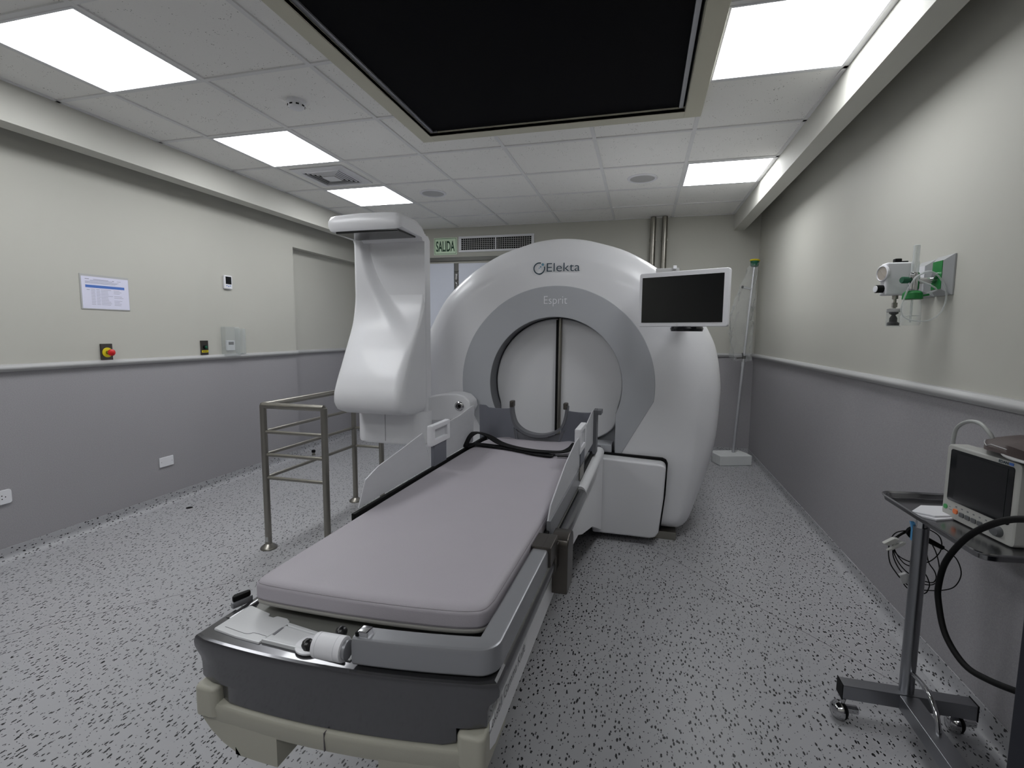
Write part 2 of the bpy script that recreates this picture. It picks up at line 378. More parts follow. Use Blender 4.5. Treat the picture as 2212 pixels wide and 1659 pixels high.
# coved skirting of the floor material
def cove(x, sx, y0, y1):
    pr = [(x + sx * .001, 0), (x + sx * .001, .076), (x + sx * .006, .076), (x + sx * .007, .04), (x + sx * .011, .024), (x + sx * .02, .011), (x + sx * .034, .004), (x + sx * .05, 0.0007)]
    m = MB(); m.prism(pr, 'y', y0, y1); return m
struct('baseboard_left', cove(XL, 1, YB, NY), 'floor', angle=60)
struct('baseboard_niche', cove(XL - ND, 1, NY, YF), 'floor', angle=60)
struct('baseboard_right', cove(XR, -1, YB, YF), 'floor', angle=60)
mb = MB(); mb.prism([(YF, 0), (YF, .076), (YF - .006, .076), (YF - .011, .024), (YF - .034, .004), (YF - .05, .0007)], 'x', 1.2, XR); struct('baseboard_back', mb, 'floor', angle=60)

# doorway in the back wall, mostly behind the machine
mb = MB(); mb.box(-1.0, 0.98, YF - .03, YF - .001, 2.155, 2.2, .002); d = struct('door_1', mb, 'doorgrey')
mb = MB(); mb.box(-.95, -.05, YF - .028, YF - .004, .01, 2.13, .003); obj('door_leaf', mb, 'door', d)
mb = MB(); mb.box(.008, .93, YF - .028, YF - .004, .01, 2.125, .003); obj('door_leaf', mb, 'door', d)
mb = MB(); mb.box(-.05, .008, YF - .012, YF - .003, .01, 2.13); mb.box(-.045, .003, YF - .03, YF - .012, 2.03, 2.045); obj('door_jamb', mb, 'doorgrey', d)
mb = MB(); mb.box(-.036, -.006, YF - .038, YF - .012, 1.93, 2.0, .004); mb.tube([(-.03, YF - .035, 1.9), (-.01, YF - .04, 1.89), (-.008, YF - .035, 1.84)], .005, 8); obj('latch', mb, 'chrome', d)

# ------------------------------------------------------------------ ceiling fittings
def light_panel(x0, y0, label):
    t = thing('ceiling_light', label, 'ceiling light', (x0 + T / 2, y0 + T / 2, ZC), 0, 'square ceiling light panels')
    h = T / 2 - .012; e = .012
    mb = MB(); mb.box(-h, h, -h, -h + e, -.004, .006, .001); mb.box(-h, h, h - e, h, -.004, .006, .001); mb.box(-h, -h + e, -h + e, h - e, -.004, .006, .001); mb.box(h - e, h, -h + e, h - e, -.004, .006, .001)
    obj('light_frame', mb, 'white2', t)
    hh = h - e + .001
    mb = MB(); mb.add([(-hh, -hh, -.002), (hh, -hh, -.002), (hh, hh, -.002), (-hh, hh, -.002), (-hh, -hh, .005), (hh, -hh, .005), (hh, hh, .005), (-hh, hh, .005)],
                      [(0, 3, 2, 1), (4, 5, 6, 7), (0, 1, 5, 4), (1, 2, 6, 5), (2, 3, 7, 6), (3, 0, 4, 7)])
    obj('diffuser', mb, 'light', t, smooth=False)
    return t
L0 = light_panel(-T, -7 * T, 'large square light panel nearest the camera on the left side of the ceiling')
dup(L0, (-T / 2, -4.5 * T, ZC), label='square light panel between the smoke detector and the slotted air diffuser')
dup(L0, (-T / 2, -2.5 * T, ZC), label='square light panel farthest back on the left, just past the air diffuser')
dup(L0, (-T / 2, -8.5 * T, ZC), label='square ceiling light panel left of the camera, outside the picture')
dup(L0, (1.5 * T, -10.5 * T, ZC), label='square ceiling light panel behind the camera, outside the picture')
dup(L0, (3.5 * T, -10.5 * T, ZC), label='unseen square light panel added as fill behind the camera on its right')  # extra unseen panel, added to brighten the surfaces that face the camera
dup(L0, (4.5 * T, -5.5 * T, ZC), label='large bright light panel beside the beam at the upper right')
dup(L0, (4.5 * T, -2.5 * T, ZC), label='small-looking light panel beside the right beam near the back wall')

# black screen in its beige frame
t = thing('ceiling_screen', 'large black ceiling panel in a beige frame above the couch', 'ceiling panel', ((OX0 + OX1) / 2, (OY0 + OY1) / 2, ZC))
mb = MB()
def fr(x0, x1, y0, y1, z0, z1): mb.box(x0, x1, y0, y1, z0, z1, .002)
fr(FX0, OX0, OY0 - .09, FY1, ZC - .016, ZC + .004); fr(OX1, FX1, OY0 - .09, FY1, ZC - .016, ZC + .004); fr(OX0, OX1, OY1, FY1, ZC - .016, ZC + .004); fr(OX0, OX1, OY0 - .09, OY0, ZC - .016, ZC + .004)
mb.box(OX0 - .004, OX0, OY0, OY1, ZC - .016, ZC + .016); mb.box(OX1, OX1 + .004, OY0, OY1, ZC - .016, ZC + .016); mb.box(OX0, OX1, OY1, OY1 + .004, ZC - .016, ZC + .016); mb.box(OX0, OX1, OY0 - .004, OY0, ZC - .016, ZC + .016)
obj('surround', mb, 'frame_c', t, world=True)
mb = MB()
mb.box(OX0 + .004, OX0 + .026, OY0, OY1 - .004, ZC + .002, ZC + .012, .002); mb.box(OX1 - .034, OX1 - .012, OY0, OY1 - .03, ZC - .006, ZC + .008, .002)
mb.box(OX0 + .026, OX0 + .05, OY1 - .016, OY1 - .004, ZC + .002, ZC + .01)
obj('track', mb, 'silver2', t, world=True)
mb = MB(); mb.box(OX0, OX1, OY0, OY1, ZC + .012, ZC + .016); obj('black_mesh', mb, 'blackcloth', t, world=True, smooth=False)

# air diffuser in the ceiling
cx, cy = -.5 * T, -3.5 * T
t = thing('air_diffuser', 'white slotted square air diffuser in the ceiling between two light panels', 'air vent', (cx, cy, ZC))
mb = MB(); mb.box(-.23, .23, -.23, .23, -.004, .004, .002); obj('faceplate', mb, 'white2', t)
mb = MB(); mb.box(-.16, .16, -.16, .16, -.0052, -.004); obj('slot_backing', mb, 'black', t, smooth=False)
mb = MB()
for k in range(5):
    a = .168 - k * .026
    for sg in (-1, 1):
        for q in (0, 1):
            P_ = [(-a, sg * a, -.0045), (a, sg * a, -.0045), (a - .005, sg * (a - .005), -.013), (-a + .005, sg * (a - .005), -.013), (-a + .003, sg * (a - .003), -.0045), (a - .003, sg * (a - .003), -.0045)]
            if q: P_ = [(y, x, z) for x, y, z in P_]
            mb.add(P_, [(0, 1, 2, 3), (4, 5, 2, 3)])
mb.box(-.055, .055, -.055, .055, -.02, -.012, .002)
obj('louvre', mb, 'white2', t, smooth=False)
# round speakers
def speaker(x, y, label):
    t = thing('ceiling_speaker', label, 'speaker', (x, y, ZC + .006), 0, 'round ceiling speakers')
    mb = MB(); mb.lathe([(.12, 0), (.121, -.004), (.115, -.009), (.1, -.009), (.097, -.006)], 40, caps=False); obj('rim', mb, 'white2', t)
    mb = MB(); mb.lathe([(.098, -.006), (.06, -.011), (.02, -.013), (.001, -.013)], 40); obj('grille', mb, 'rail', t)
    return t
sp = speaker(.293, -1.49, 'round flush speaker in the ceiling left of centre, above the imaging arm')
dup(sp, (2.13, -1.51, ZC + .006), label='round flush speaker in the ceiling next to the right rear light panel')
# smoke detector
t = thing('smoke_detector', 'small round white smoke detector on a ceiling tile', 'smoke detector', (.295, -3.35, ZC + .006))
mb = MB(); mb.lathe([(.052, 0), (.052, -.012), (.046, -.016), (.044, -.022)], 36, caps=False); obj('base', mb, 'white2', t)
mb = MB(); mb.lathe([(.044, -.022), (.043, -.034), (.036, -.041), (.001, -.044)], 36); obj('head', mb, 'white2', t)
mb = MB()
for k in range(8):
    a = 2 * PI * k / 8; mb.box(.04, .0455, -.008, .008, -.033, -.026, mtx=Matrix.Rotation(a, 4, 'Z'))
obj('vent_slot', mb, 'black', t, smooth=False)

# ------------------------------------------------------------------ back wall fittings
yb = YF
t = thing('exit_sign', 'green and pale SALIDA exit sign on the back wall beside the air grille', 'sign', (-.168, yb, 2.336))
mb = MB(); mb.box(-.148, .148, -.006, 0, -.1, .1, .001); obj('sign_board', mb, 'signbg', t)
mb = MB()
for (x0, x1, z0, z1) in ((-.138, .138, .087, .091), (-.138, .138, -.091, -.087), (-.138, -.134, -.087, .087), (.134, .138, -.087, .087)): mb.box(x0, x1, -.0075, -.006, z0, z1)
obj('border', mb, 'signgreen', t, smooth=False)
obj('lettering', text_mb('SALIDA', .24, .118, face_m((-.12, -.0065, -.059), (1, 0, 0), (0, 0, 1)), offset=.022), 'signgreen', t, smooth=False)
t = thing('air_grille', 'wide white wall grille with square black openings next to the SALIDA sign', 'air vent', (.466, yb, 2.35))
hw, hh = .463, .093
mb = MB(); mb.box(-hw, hw, -.012, 0, hh - .026, hh, .003); mb.box(-hw, hw, -.012, 0, -hh, -hh + .026, .003); mb.box(-hw, -hw + .034, -.012, 0, -hh + .026, hh - .026, .003); mb.box(hw - .034, hw, -.012, 0, -hh + .026, hh - .026, .003); mb.box(-.008, .008, -.013, 0, -hh + .026, hh - .026, .002)
obj('grille_frame', mb, 'white2', t)
mb = MB(); mb.box(-hw + .02, hw - .02, -.003, -.0005, -hh + .02, hh - .02); obj('backing', mb, 'black', t, smooth=False)
mb = MB()
n = 32
for k in range(1, n): x = -.429 + .858 * k / n; mb.box(x - .0024, x + .0024, -.01, -.004, -.067, .067)
for k in range(1, 6): z = -.067 + .134 * k / 6; mb.box(-.43, .43, -.0085, -.004, z - .0024, z + .0024)
obj('grid_bars', mb, 'rail', t, smooth=False)
def conduit(x, label):
    t = thing('conduit', label, 'pipe', (x, yb - .055, 0), 0, 'steel conduits on the back wall')
    mb = MB(); mb.tube([(0, 0, .02), (0, 0, ZC)], .029, 20); obj('pipe', mb, 'steel', t)
    for zc in (1.2, 2.3):
        mb = MB(); mb.box(-.036, .036, .02, .054, zc, zc + .03, .002); obj('clip', mb, 'steel', t)
    return t
c1 = conduit(2.245, 'galvanised vertical pipe on the back wall, left of the pair')
dup(c1, (2.365, yb - .055, 0), label='galvanised vertical pipe on the back wall, right of the pair')

# ------------------------------------------------------------------ left wall fittings
def LW(y, z): return (XL, y, z)
t = thing('notice', 'landscape printed notice with a blue bar in a clear wall holder', 'notice', LW(-3.29, 1.54))
fm = face_m((0, 0, 0), (0, 1, 0), (0, 0, 1))      # x -> along the wall away from the camera, y -> up, z -> into the room
mb = MB(); mb.box(-.155, .155, -.11, .112, 0.0005, .004, .001, mtx=fm); obj('holder', mb, 'rail', t)
mb = MB(); mb.box(-.147, .15, -.104, .098, .004, .0052, mtx=fm); obj('sheet', mb, 'paper', t, smooth=False)
mb = MB(); mb.box(-.125, .122, .028, .045, .0052, .0056, mtx=fm); obj('blue_bar', mb, 'blue', t, smooth=False)
mb = MB()
def ln(x0, x1, y, h=.0022): mb.box(x0, x1, y - h / 2, y + h / 2, .0052, .0055, mtx=fm)
ln(-.125, -.1, .082, .004); ln(-.075, .02, .081, .003); ln(-.095, .045, .0745, .003); ln(.075, .1, .079); ln(.045, .055, .079, .005)
for k in range(3): ln(-.125, .085 - .01 * k, .067 - .0055 * k)
for k in range(11):
    y = .018 - k * .0095
    ln(-.092, -.07 + .006 * random.random(), y); ln(-.06, -.04 + .005 * random.random(), y)
    ln(-.032, .01 + .035 * random.random(), y)
    if k not in (3, 6): ln(.05, .085 + .03 * random.random(), y)
ln(-.118, -.1, .014, .003)
obj('print', mb, 'ink', t, smooth=False)

t = thing('thermostat', 'small white thermostat with a dark display on the left wall', 'thermostat', LW(-2.288, 1.708))
mb = MB(); mb.box(-.041, .041, -.056, .056, .0005, .02, .005, 3, mtx=fm); obj('body', mb, 'white2', t)
mb = MB(); mb.box(-.03, .03, -.016, .046, .02, .0212, .0004, mtx=fm); obj('display', mb, 'screen', t)
for k in (-1, 0, 1):
    mb = MB(); mb.lathe([(.0045, .02), (.0045, .0215), (.003, .022)], 12, mtx=fm @ Matrix.Translation((k * .018, -.03 - (.004 if k == 0 else 0), 0))); obj('button', mb, 'blue', t)

t = thing('emergency_stop', 'red mushroom emergency stop on a yellow ring and grey plate', 'emergency button', LW(-3.317, 1.152))
mb = MB(); mb.box(-.036, .036, -.057, .057, .0005, .014, .002, mtx=fm); obj('plate', mb, 'darkmetal', t)
mb = MB(); mb.lathe([(.032, .014), (.032, .017), (.029, .018), (.012, .018)], 30, mtx=fm, caps=False); obj('ring', mb, 'yellow', t)
mb = MB(); mb.lathe([(.011, .016), (.011, .045)], 20, mtx=fm); obj('stem', mb, 'steel', t)
mb = MB(); mb.lathe([(.012, .042), (.02, .043), (.022, .05), (.021, .058), (.014, .064), (.001, .066)], 26, mtx=fm); obj('mushroom_button', mb, 'red', t)

t = thing('push_button_plate', 'narrow grey button plate with a green button and yellow label', 'push button', LW(-2.552, 1.163))
mb = MB(); mb.box(-.034, .034, -.057, .057, .0005, .012, .002, mtx=fm); obj('plate', mb, 'darkmetal', t)
mb = MB(); mb.lathe([(.017, .012), (.017, .02), (.012, .022), (.001, .022)], 24, mtx=fm @ Matrix.Translation((0, .004, 0))); obj('bezel', mb, 'black', t)
mb = MB(); mb.lathe([(.011, .022), (.011, .03), (.001, .032)], 24, mtx=fm @ Matrix.Translation((0, .004, 0))); obj('green_button', mb, 'dkgreen', t)
mb = MB(); mb.box(-.031, .031, -.038, -.02, .012, .0132, mtx=fm); obj('yellow_label', mb, 'yellow', t, smooth=False)
mb = MB(); [mb.box(-.022 + k * .009, -.016 + k * .009, -.032, -.026, .0132, .0138, mtx=fm) for k in range(5)]; obj('label_print', mb, 'black', t, smooth=False)

t = thing('device_cover', 'clear plastic cover standing open over a small white wall controller', 'wall box', LW(-2.295, 1.209))
mb = MB()
for (a, b_, c, d_) in ((-.08, .078, .112, .124), (-.08, .078, -.124, -.112), (-.08, -.068, -.112, .112), (.066, .078, -.112, .112)): mb.box(a, b_, c, d_, .001, .045, .002, mtx=fm)
mb.box(-.068, .066, -.112, .112, .044, .0455, mtx=fm)
obj('clear_housing', mb, 'clear', t)
mb = MB(); mb.box(.08, .155, -.108, .11, .03, .0325, .001, mtx=fm); mb.box(.08, .155, .104, .11, .01, .03, mtx=fm); mb.box(.08, .155, -.108, -.102, .01, .03, mtx=fm); mb.box(.15, .155, -.108, .11, .01, .03, mtx=fm); obj('clear_lid', mb, 'clear', t)
mb = MB(); mb.box(-.04, .045, -.075, .01, .001, .02, .004, mtx=fm); obj('controller', mb, 'white2', t)
mb = MB(); mb.box(-.024, .03, -.028, -.003, .02, .0212, mtx=fm); obj('display', mb, 'black', t, smooth=False)

t = thing('blank_plate', 'white blank cover plate low on the grey left wall', 'wall plate', LW(-2.94, .324))
mb = MB(); mb.box(-.057, .057, -.036, .036, .0005, .008, .003, mtx=fm); obj('plate', mb, 'white2', t)
for k in (-1, 1):
    mb = MB(); mb.lathe([(.0025, .008), (.0025, .0088)], 8, mtx=fm @ Matrix.Translation((k * .042, 0, 0))); obj('screw', mb, 'textgrey', t)
t = thing('power_outlet', 'white power outlet low on the left wall at the edge of the picture', 'power outlet', LW(-3.955, .367))
mb = MB(); mb.prism(rrect(-.064, .064, -.04, .04, .014), 'z', .0005, .009, .002, mtx=fm); obj('plate', mb, 'white2', t)
for cxx in (-.025, .022):
    for (a, b_) in ((-.004, .009), (-.004, -.009), (.012, 0)):
        mb = MB(); mb.lathe([(.003, .009), (.003, .0096)], 10, mtx=fm @ Matrix.Translation((cxx + a, b_, 0))); obj('socket_hole', mb, 'black', t, smooth=False)
# floor bits
mb = MB(); mb.lathe([(.022, .0008), (.022, .0022), (.001, .0022)], 24, mtx=Matrix.Translation((-1.017, -2.977, 0))); tag(obj('floor_cap', mb, 'black'), 'small flat black round cap in the floor by the left wall', 'floor cap')
t = thing('door_stop', 'small black door stop on the floor by the left wall skirting', 'door stop', (-1.15, -1.35, 0))
mb = MB(); mb.lathe([(.02, .0005), (.02, .006), (.014, .01), (.014, .03)], 20); obj('foot', mb, 'steel', t)
mb = MB(); mb.lathe([(.018, .03), (.02, .034), (.02, .05), (.015, .056), (.001, .057)], 20); obj('rubber_cap', mb, 'black', t)

# ================================================================== THE MACHINE
mc = thing('radiosurgery_machine', 'large white and grey ring-shaped radiosurgery machine with a round tunnel', 'medical machine', MO, RM)
ZC0 = .965
half = [(0, 1.93), (.125, 1.921), (.241, 1.896), (.437, 1.831), (.646, 1.706), (.82, 1.545), (.942, 1.342), (1.003, 1.2), (1.035, 1.01), (1.037, .868), (1.02, .623), (.975, .413), (.915, .215), (.885, .12), (.85, .065), (.79, .045), (.5, .045), (0, .045)]
op = [Vector((a, b_, 0)) for a, b_ in half]
full = op + [Vector((-p.x, p.y, 0)) for p in reversed(op[1:-1])]
fine = catmull(full, 5, True)
fine = [Vector((p.x, max(p.y, .045), 0)) for p in fine]
def rout(th, inset=0.0):
    c, s_ = math.cos(th), math.sin(th); best = 0
    for i in range(len(fine)):
        a = fine[i]; b_ = fine[(i + 1) % len(fine)]
        ax, ay, bx, by = a.x, a.y - ZC0, b_.x, b_.y - ZC0
        dx, dy = bx - ax, by - ay; den = c * dy - s_ * dx
        if abs(den) < 1e-9: continue
        r = (ax * dy - ay * dx) / den; q = (ax * s_ - ay * c) / den
        if r > 0 and -1e-6 <= q <= 1 + 1e-6: best = max(best, r)
    return best - inset
def rkey(th, g=0.0):
    c, s_ = math.cos(th), math.sin(th); r = .44 + g
    if s_ * r > -.169: return r
    return min((.404 + g) / max(abs(c), 1e-6), (.455 + g) / max(abs(s_), 1e-6))
ringpoly = [(.632, -.09), (.446, -.428), (.40, -.475), (-.40, -.475), (-.446, -.428), (-.632, -.09)]
def rring(th):
    c, s_ = math.cos(th), math.sin(th)
    if s_ * .64 >= -.0899: return .64
    for i in range(5):
        (ax, ay), (bx, by) = ringpoly[i], ringpoly[i + 1]; dx, dy = bx - ax, by - ay; den = c * dy - s_ * dx
        if abs(den) < 1e-9: continue
        r = (ax * dy - ay * dx) / den; q = (ax * s_ - ay * c) / den
        if r > 0 and -1e-6 <= q <= 1 + 1e-6: return r
    return .64
ths = sorted(set([round(2 * PI * k / 240, 6) for k in range(240)] + [round(math.atan2(y, x) % (2 * PI), 6) for x, y in ringpoly + [(.404, -.169), (-.404, -.169), (.404, -.455), (-.404, -.455)]]))
def ring(fr_, v): return [(fr_(t) * math.cos(t), v, ZC0 + fr_(t) * math.sin(t)) for t in ths]
prof = [(0, None), (.002, .26), (.006, .19), (.012, .15), (.02, .128), (.034, .1), (.055, .065), (.085, .034), (.12, .014), (.16, .003), (.2, 0), (.45, 0), (.62, .002)]
secs = [ring(rring, 0.012), ring(rring, 0.0)]
for v, ins in prof[1:]: secs.append(ring(lambda t, ins=ins: max(rout(t, ins * (1 - .6 * max(0, min(1, (-.35 - math.sin(t)) / .5)))), rring(t) + .004 + min(v, .01)), v))
mb = MB(); mb.loft(secs, caps=False); obj('front_housing', mb, 'white', mc, angle=50)
secs = [ring(lambda t: rout(t, .012), .62), ring(lambda t: rout(t, .012), .63), ring(lambda t: rout(t, .006), .635), ring(lambda t: rout(t, .006), .66), ring(lambda t: rout(t, .02), 1.1), ring(lambda t: rout(t, .05), 1.4), ring(lambda t: rout(t, .12), 1.5), ring(lambda t: rout(t, .25), 1.53)]
mb = MB(); mb.loft(secs, caps=True); obj('rear_housing', mb, 'white', mc, angle=50)
secs = [ring(rring, .012), ring(rring, -.001), ring(lambda t: rring(t) - .003, -.003), ring(lambda t: rkey(t, .006), -.003), ring(lambda t: rkey(t, .001), -.001), ring(rkey, .002)]
mb = MB(); mb.loft(secs, caps=False); obj('ring_cover', mb, 'greyring', mc, angle=30)
mb = MB(); mb.loft([ring(rkey, .002), ring(rkey, .17)], caps=False); obj('tunnel_liner', mb, 'greydark', mc, angle=30)
mb = MB(); mb.add(ring(lambda t: rkey(t, .02), .185), [list(range(len(ths)))]); obj('tunnel_back', mb, 'greyring', mc, smooth=False)
# sliding shielding doors: a disc split down the middle
def doorpoly(sg):
    pts = []
    for k in range(61):
        a = PI / 2 - PI * k / 60
        x, z = .436 * math.cos(a), .436 * math.sin(a)
        if z < -.15:
            f = (-.15 - z) / .286; x = .409 * (1 - f ** 3.2) ** (1 / 2.6) if f < 1 else 0; z = -.15 - f * .245
        pts.append((sg * max(x, .004), ZC0 + z))
    pts = [(p[0], p[1]) for p in pts]
    return pts
for sg in (-1, 1):
    pp = doorpoly(sg); mb = MB(); mb.prism(pp if sg > 0 else pp[::-1], 'y', .135, .17, .012, 3); obj('shielding_door', mb, 'white', mc)
mb = MB(); mb.box(-.013, -.001, .118, .136, .6, 1.39); obj('door_gap', mb, 'black', mc, smooth=False)
mb = MB(); mb.tube([(.013, .125, .58), (.013, .125, 1.4)], .0135, 20); obj('door_post', mb, 'steel', mc)
mb = MB(); mb.box(-.39, -.24, .0, .15, .46, .588, .006); mb.box(.24, .385, .0, .15, .46, .588, .006); mb.box(-.24, .24, .1, .15, .46, .585, .004); obj('tunnel_sill', mb, 'greyring', mc)
# lettering on the front
mb = MB(); cr = (-.108, 1.718)
for k in range(46):
    a0 = math.radians(68 - k * 7.1); a1 = math.radians(68 - (k + 1) * 7.1); pass
def arc_strip(cx, cz, r, wd, a0, a1, y, n=60):
    m = MB(); vs = []; F = []
    for k in range(n + 1):
        a = math.radians(a0 + (a1 - a0) * k / n); f = k / n
        w_ = wd * (1 - .0 * f)
        for rr in (r - w_ / 2, r + w_ / 2): vs.append((cx + rr * math.cos(a), y, cz + rr * math.sin(a)))
    for k in range(n): F.append([2 * k, 2 * k + 1, 2 * k + 3, 2 * k + 2])
    return m.add(vs, F)
YL = -.0022
lg = obj('maker_logo', text_mb('Elekta', .214, .056, face_m((-.058, YL, 1.694), (1, 0, 0), (0, .055, 1)), offset=-.008, depth=.001), 'logo', mc, smooth=False)
mb = arc_strip(-.107, 1.716, .035, .007, 72, 378, YL - .001); obj('logo_ring', mb, 'logo', lg, smooth=False)
mb = MB()
for (x, z, r) in ((-.084, 1.74, .0085), (-.098, 1.726, .005), (-.107, 1.717, .003)): mb.lathe([(r, 0), (r, .001)], 16, mtx=face_m((x, YL - .001, z), (1, 0, 0), (0, 0, 1)))
obj('logo_dots', mb, 'logodot', lg, smooth=False)
obj('model_lettering', text_mb('Esprit', .152, .052, face_m((-.073, -.0032, 1.489), (1, 0, 0), (0, 0, 1)), offset=-.014, depth=.001), 'logow', mc, smooth=False)
# panel seam down the left shoulder
mb = MB(); pts = []
for k in range(22):
    z = 1.46 - k * .05; pts.append((-(rout(math.atan2(z - ZC0, -.9), 0) * .0 + .905 + .03 * math.sin((k) / 21 * 2.4)) , .022, z))
# side cover low on the right of the front
cv = [(.285, .045), (.64, .045), (.672, .055), (.69, .085), (.712, .3), (.72, .49), (.712, .508), (.69, .515), (.34, .53), (.30, .53), (.29, .5)]
mb = MB(); mb.prism([(.27, .03), (.655, .03), (.69, .046), (.704, .085), (.726, .3), (.732, .5), (.722, .522), (.7, .532), (.27, .545)], 'y', -.02, .06, .002); obj('cover_gap', mb, 'black', mc)
mb = MB(); mb.prism(cv, 'y', -.12, .05, .014, 3); sc_ = obj('side_cover', mb, 'white', mc)
# the mirrored cover on the left of the front
mb = MB(); mb.prism([(-x, z) for x, z in cv][::-1], 'y', -.12, .05, .014, 3); obj('side_cover', mb, 'white', mc)
mb = MB(); mb.box(.52, .80, .012, .2, 0, .05, .003); obj('floor_foot', mb, 'steel', mc)
mb = MB(); mb.box(-.80, -.52, .012, .2, 0, .05, .003); mb.box(-.8, .8, .4, 1.3, 0, .05, .003); obj('floor_foot', mb, 'greydark', mc)

# imaging arm at the left
arm = MB()
def vfront(u, z):
    def interp(tbl, z):
        for (z0, v0), (z1, v1) in zip(tbl, tbl[1:]):
            if z >= z1: 
                f = (z0 - z) / (z0 - z1); f = min(max(f, 0), 1); return v0 + (v1 - v0) * f
        return tbl[-1][1]
    tb_ = [(1.92, -.255), (1.5, -.255), (1.38, -.285), (1.3, -.325), (1.18, -.4), (1.02, -.5), (.92, -.545), (.86, -.55), (.815, -.53), (.79, -.48), (.775, -.40), (.77, -.3)]
    hw_ = .05 if z > .95 else (.012 if z > .83 else .002)
    base = sum(interp(tb_, z + hw_ * (k - 3) / 3) for k in range(7)) / 7
    return base
ARL, ARR = -1.312, -.82
zs = [1.93] + [1.9 - .025 * k for k in range(36)] + [1.0, .96, .92, .89, .86, .835, .815, .8, .788, .779, .772, .769]
secs = []
NU = 44
for z in zs:
    f = min(max((.87 - z) / .1, 0), 1); sh = .055 * (1 - math.sqrt(max(0, 1 - f * f)))
    L_, R_ = ARL + sh, ARR - sh * .7; vb = -.205; sec = []
    bul = min(1, max(0, (-.27 - vfront(0, z)) / .2)); er = .012 + .05 * bul
    for k in range(NU + 1):
        a = k / NU; u = L_ + (R_ - L_) * a
        vf = vfront(u, z)
        # the concave scoop that leaves a raised flange on the left
        q_ = max(0, min(1, (1.86 - z) / .72)); ridge = -1.262 + .42 * q_ ** 1.9
        fz = max(0, min(1, (z - 1.12) / .52)); fz = fz * fz * (3 - 2 * fz)
        fu = max(0, min(1, (u - ridge) / (.05 + .12 * q_))); fu = fu * fu * (3 - 2 * fu)
        dep = .055 * fz * fu
        e = min(u - L_, R_ - u); rr = er
        rnd = rr - math.sqrt(max(0, rr * rr - max(0, rr - e) ** 2)) if e < rr else 0
        sec.append((u, vf + dep + rnd, z))
    sec += [(R_, vb, z), (L_, vb, z)]
    secs.append(sec)
arm.loft(secs); ar = obj('imaging_arm', arm, 'white', mc, angle=55)
hd = MB()
secs = []
for k, u in enumerate([ARL - .004, ARL, ARL + .012, ARL + .05, -1.1, -.95, ARR - .04, ARR - .012, ARR, ARR + .004]):
    ins = [.03, .012, .003, 0, 0, 0, 0, .003, .012, .03][k]
    tz = 1.995 + .012 * (1 - ((u + 1.07) / .25) ** 2)
    pr = [(-.51 + ins, 1.905 + ins), (-.525 + ins, 1.925 + ins), (-.525 + ins, tz - .03), (-.505 + ins, tz - ins), (-.40, tz + .004 - ins), (-.30, tz + .0 - ins), (-.24, tz - .02 - ins), (-.213, tz - .06), (-.208, 1.88), (-.24, 1.88), (-.25, 1.9), (-.3, 1.902)]
    secs.append([(u, a, b_) for a, b_ in pr])
hd.loft(secs); obj('arm_head', hd, 'white', ar, angle=40)
mb = MB(); mb.box(ARL + .045, ARR - .025, -.505, -.275, 1.893, 1.908, .004); obj('head_window', mb, 'screen', ar)
mb = MB()
o2 = rrect(ARL + .02, -.826, -.196, -.09, .03, 6)
mb.loft([[(x + (0.012 if x > -1 else 0) * q, y, z) for x, y in o2] for z, q in ((.62, 0), (.64, 0), (1.8, 0), (1.9, 0), (1.93, -1))]); obj('arm_back_shell', mb, 'white', ar)
o3 = rrect(-1.325, -.80, -.27, -.08, .085, 8)
mb = MB(); mb.loft([[(-1.06 + (x + 1.06) * s_, -.175 + (y + .175) * s_, z) for x, y in o3] for s_, z in ((.93, .553), (.985, .56), (1, .572), (1, .775))]); obj('arm_foot', mb, 'white', ar)
mb = MB(); mb.box(-1.091, -1.088, -.2712, -.262, .572, .77); obj('foot_seam', mb, 'textgrey', ar, smooth=False)
# bracket between arm and ring with its metal knob
br = [(-.84, .70), (-.84, .865), (-.70, .895), (-.62, .897), (-.57, .885), (-.53, .85), (-.523, .81), (-.54, .77), (-.59, .735), (-.66, .715)]
mb = MB(); mb.prism(br, 'y', -.155, -.01, .012, 3); bk = obj('arm_bracket', mb, 'white', mc)
mb = MB(); mb.box(-.831, -.828, -.1562, -.15, .7, .86); obj('bracket_seam', mb, 'textgrey', bk, smooth=False)
mb = MB(); mb.lathe([(.031, .0), (.031, .008), (.025, .012), (.019, .012), (.016, .006), (.013, .006)], 30, mtx=axis_m((-.602, -.155, .815), (0, -1, 0)), caps=False); obj('bracket_knob', mb, 'chrome', bk)
mb = MB(); mb.lathe([(.013, .004), (.011, .007), (.001, .0075)], 24, mtx=axis_m((-.602, -.155, .815), (0, -1, 0))); obj('knob_centre', mb, 'black', bk)

# monitor carried on a bracket at the machine's right shoulder
mo = thing('display_monitor', 'wide white-framed monitor with a dark screen on the right of the ring', 'monitor', MO, RM)
# panel corners: left edge u .55, right edge u 1.0; turned a little toward the couch
pm = face_m((.531, -.15, 1.3425), (.462, -.21, .0), (.0, .0, 1))
Wd, Hh = .507, .3065
mb = MB(); mb.prism(rrect(0, Wd, 0, Hh, .014), 'z', -.03, 0, .004, 2, mtx=pm); ca = obj('casing', mb, 'white2', mo)
mb = MB(); mb.box(.019, Wd - .027, .023, Hh - .026, 0, .0012, mtx=pm); obj('screen', mb, 'screen', mo, smooth=False)
mb = arc_strip(0, 0, .0055, .001, 0, 360, 0); mb.v = [pm @ Vector((v.x + .235, v.z + .0115, .0008)) for v in mb.v]; obj('maker_mark', mb, 'rail', mo, smooth=False)
mb = MB(); mb.lathe([(.085, -.02), (.09, -.005), (.085, .006), (.03, .01)], 36, mtx=Matrix.Translation((.80, -.19, 1.337))); obj('mount_disc', mb, 'blackshiny', mo)
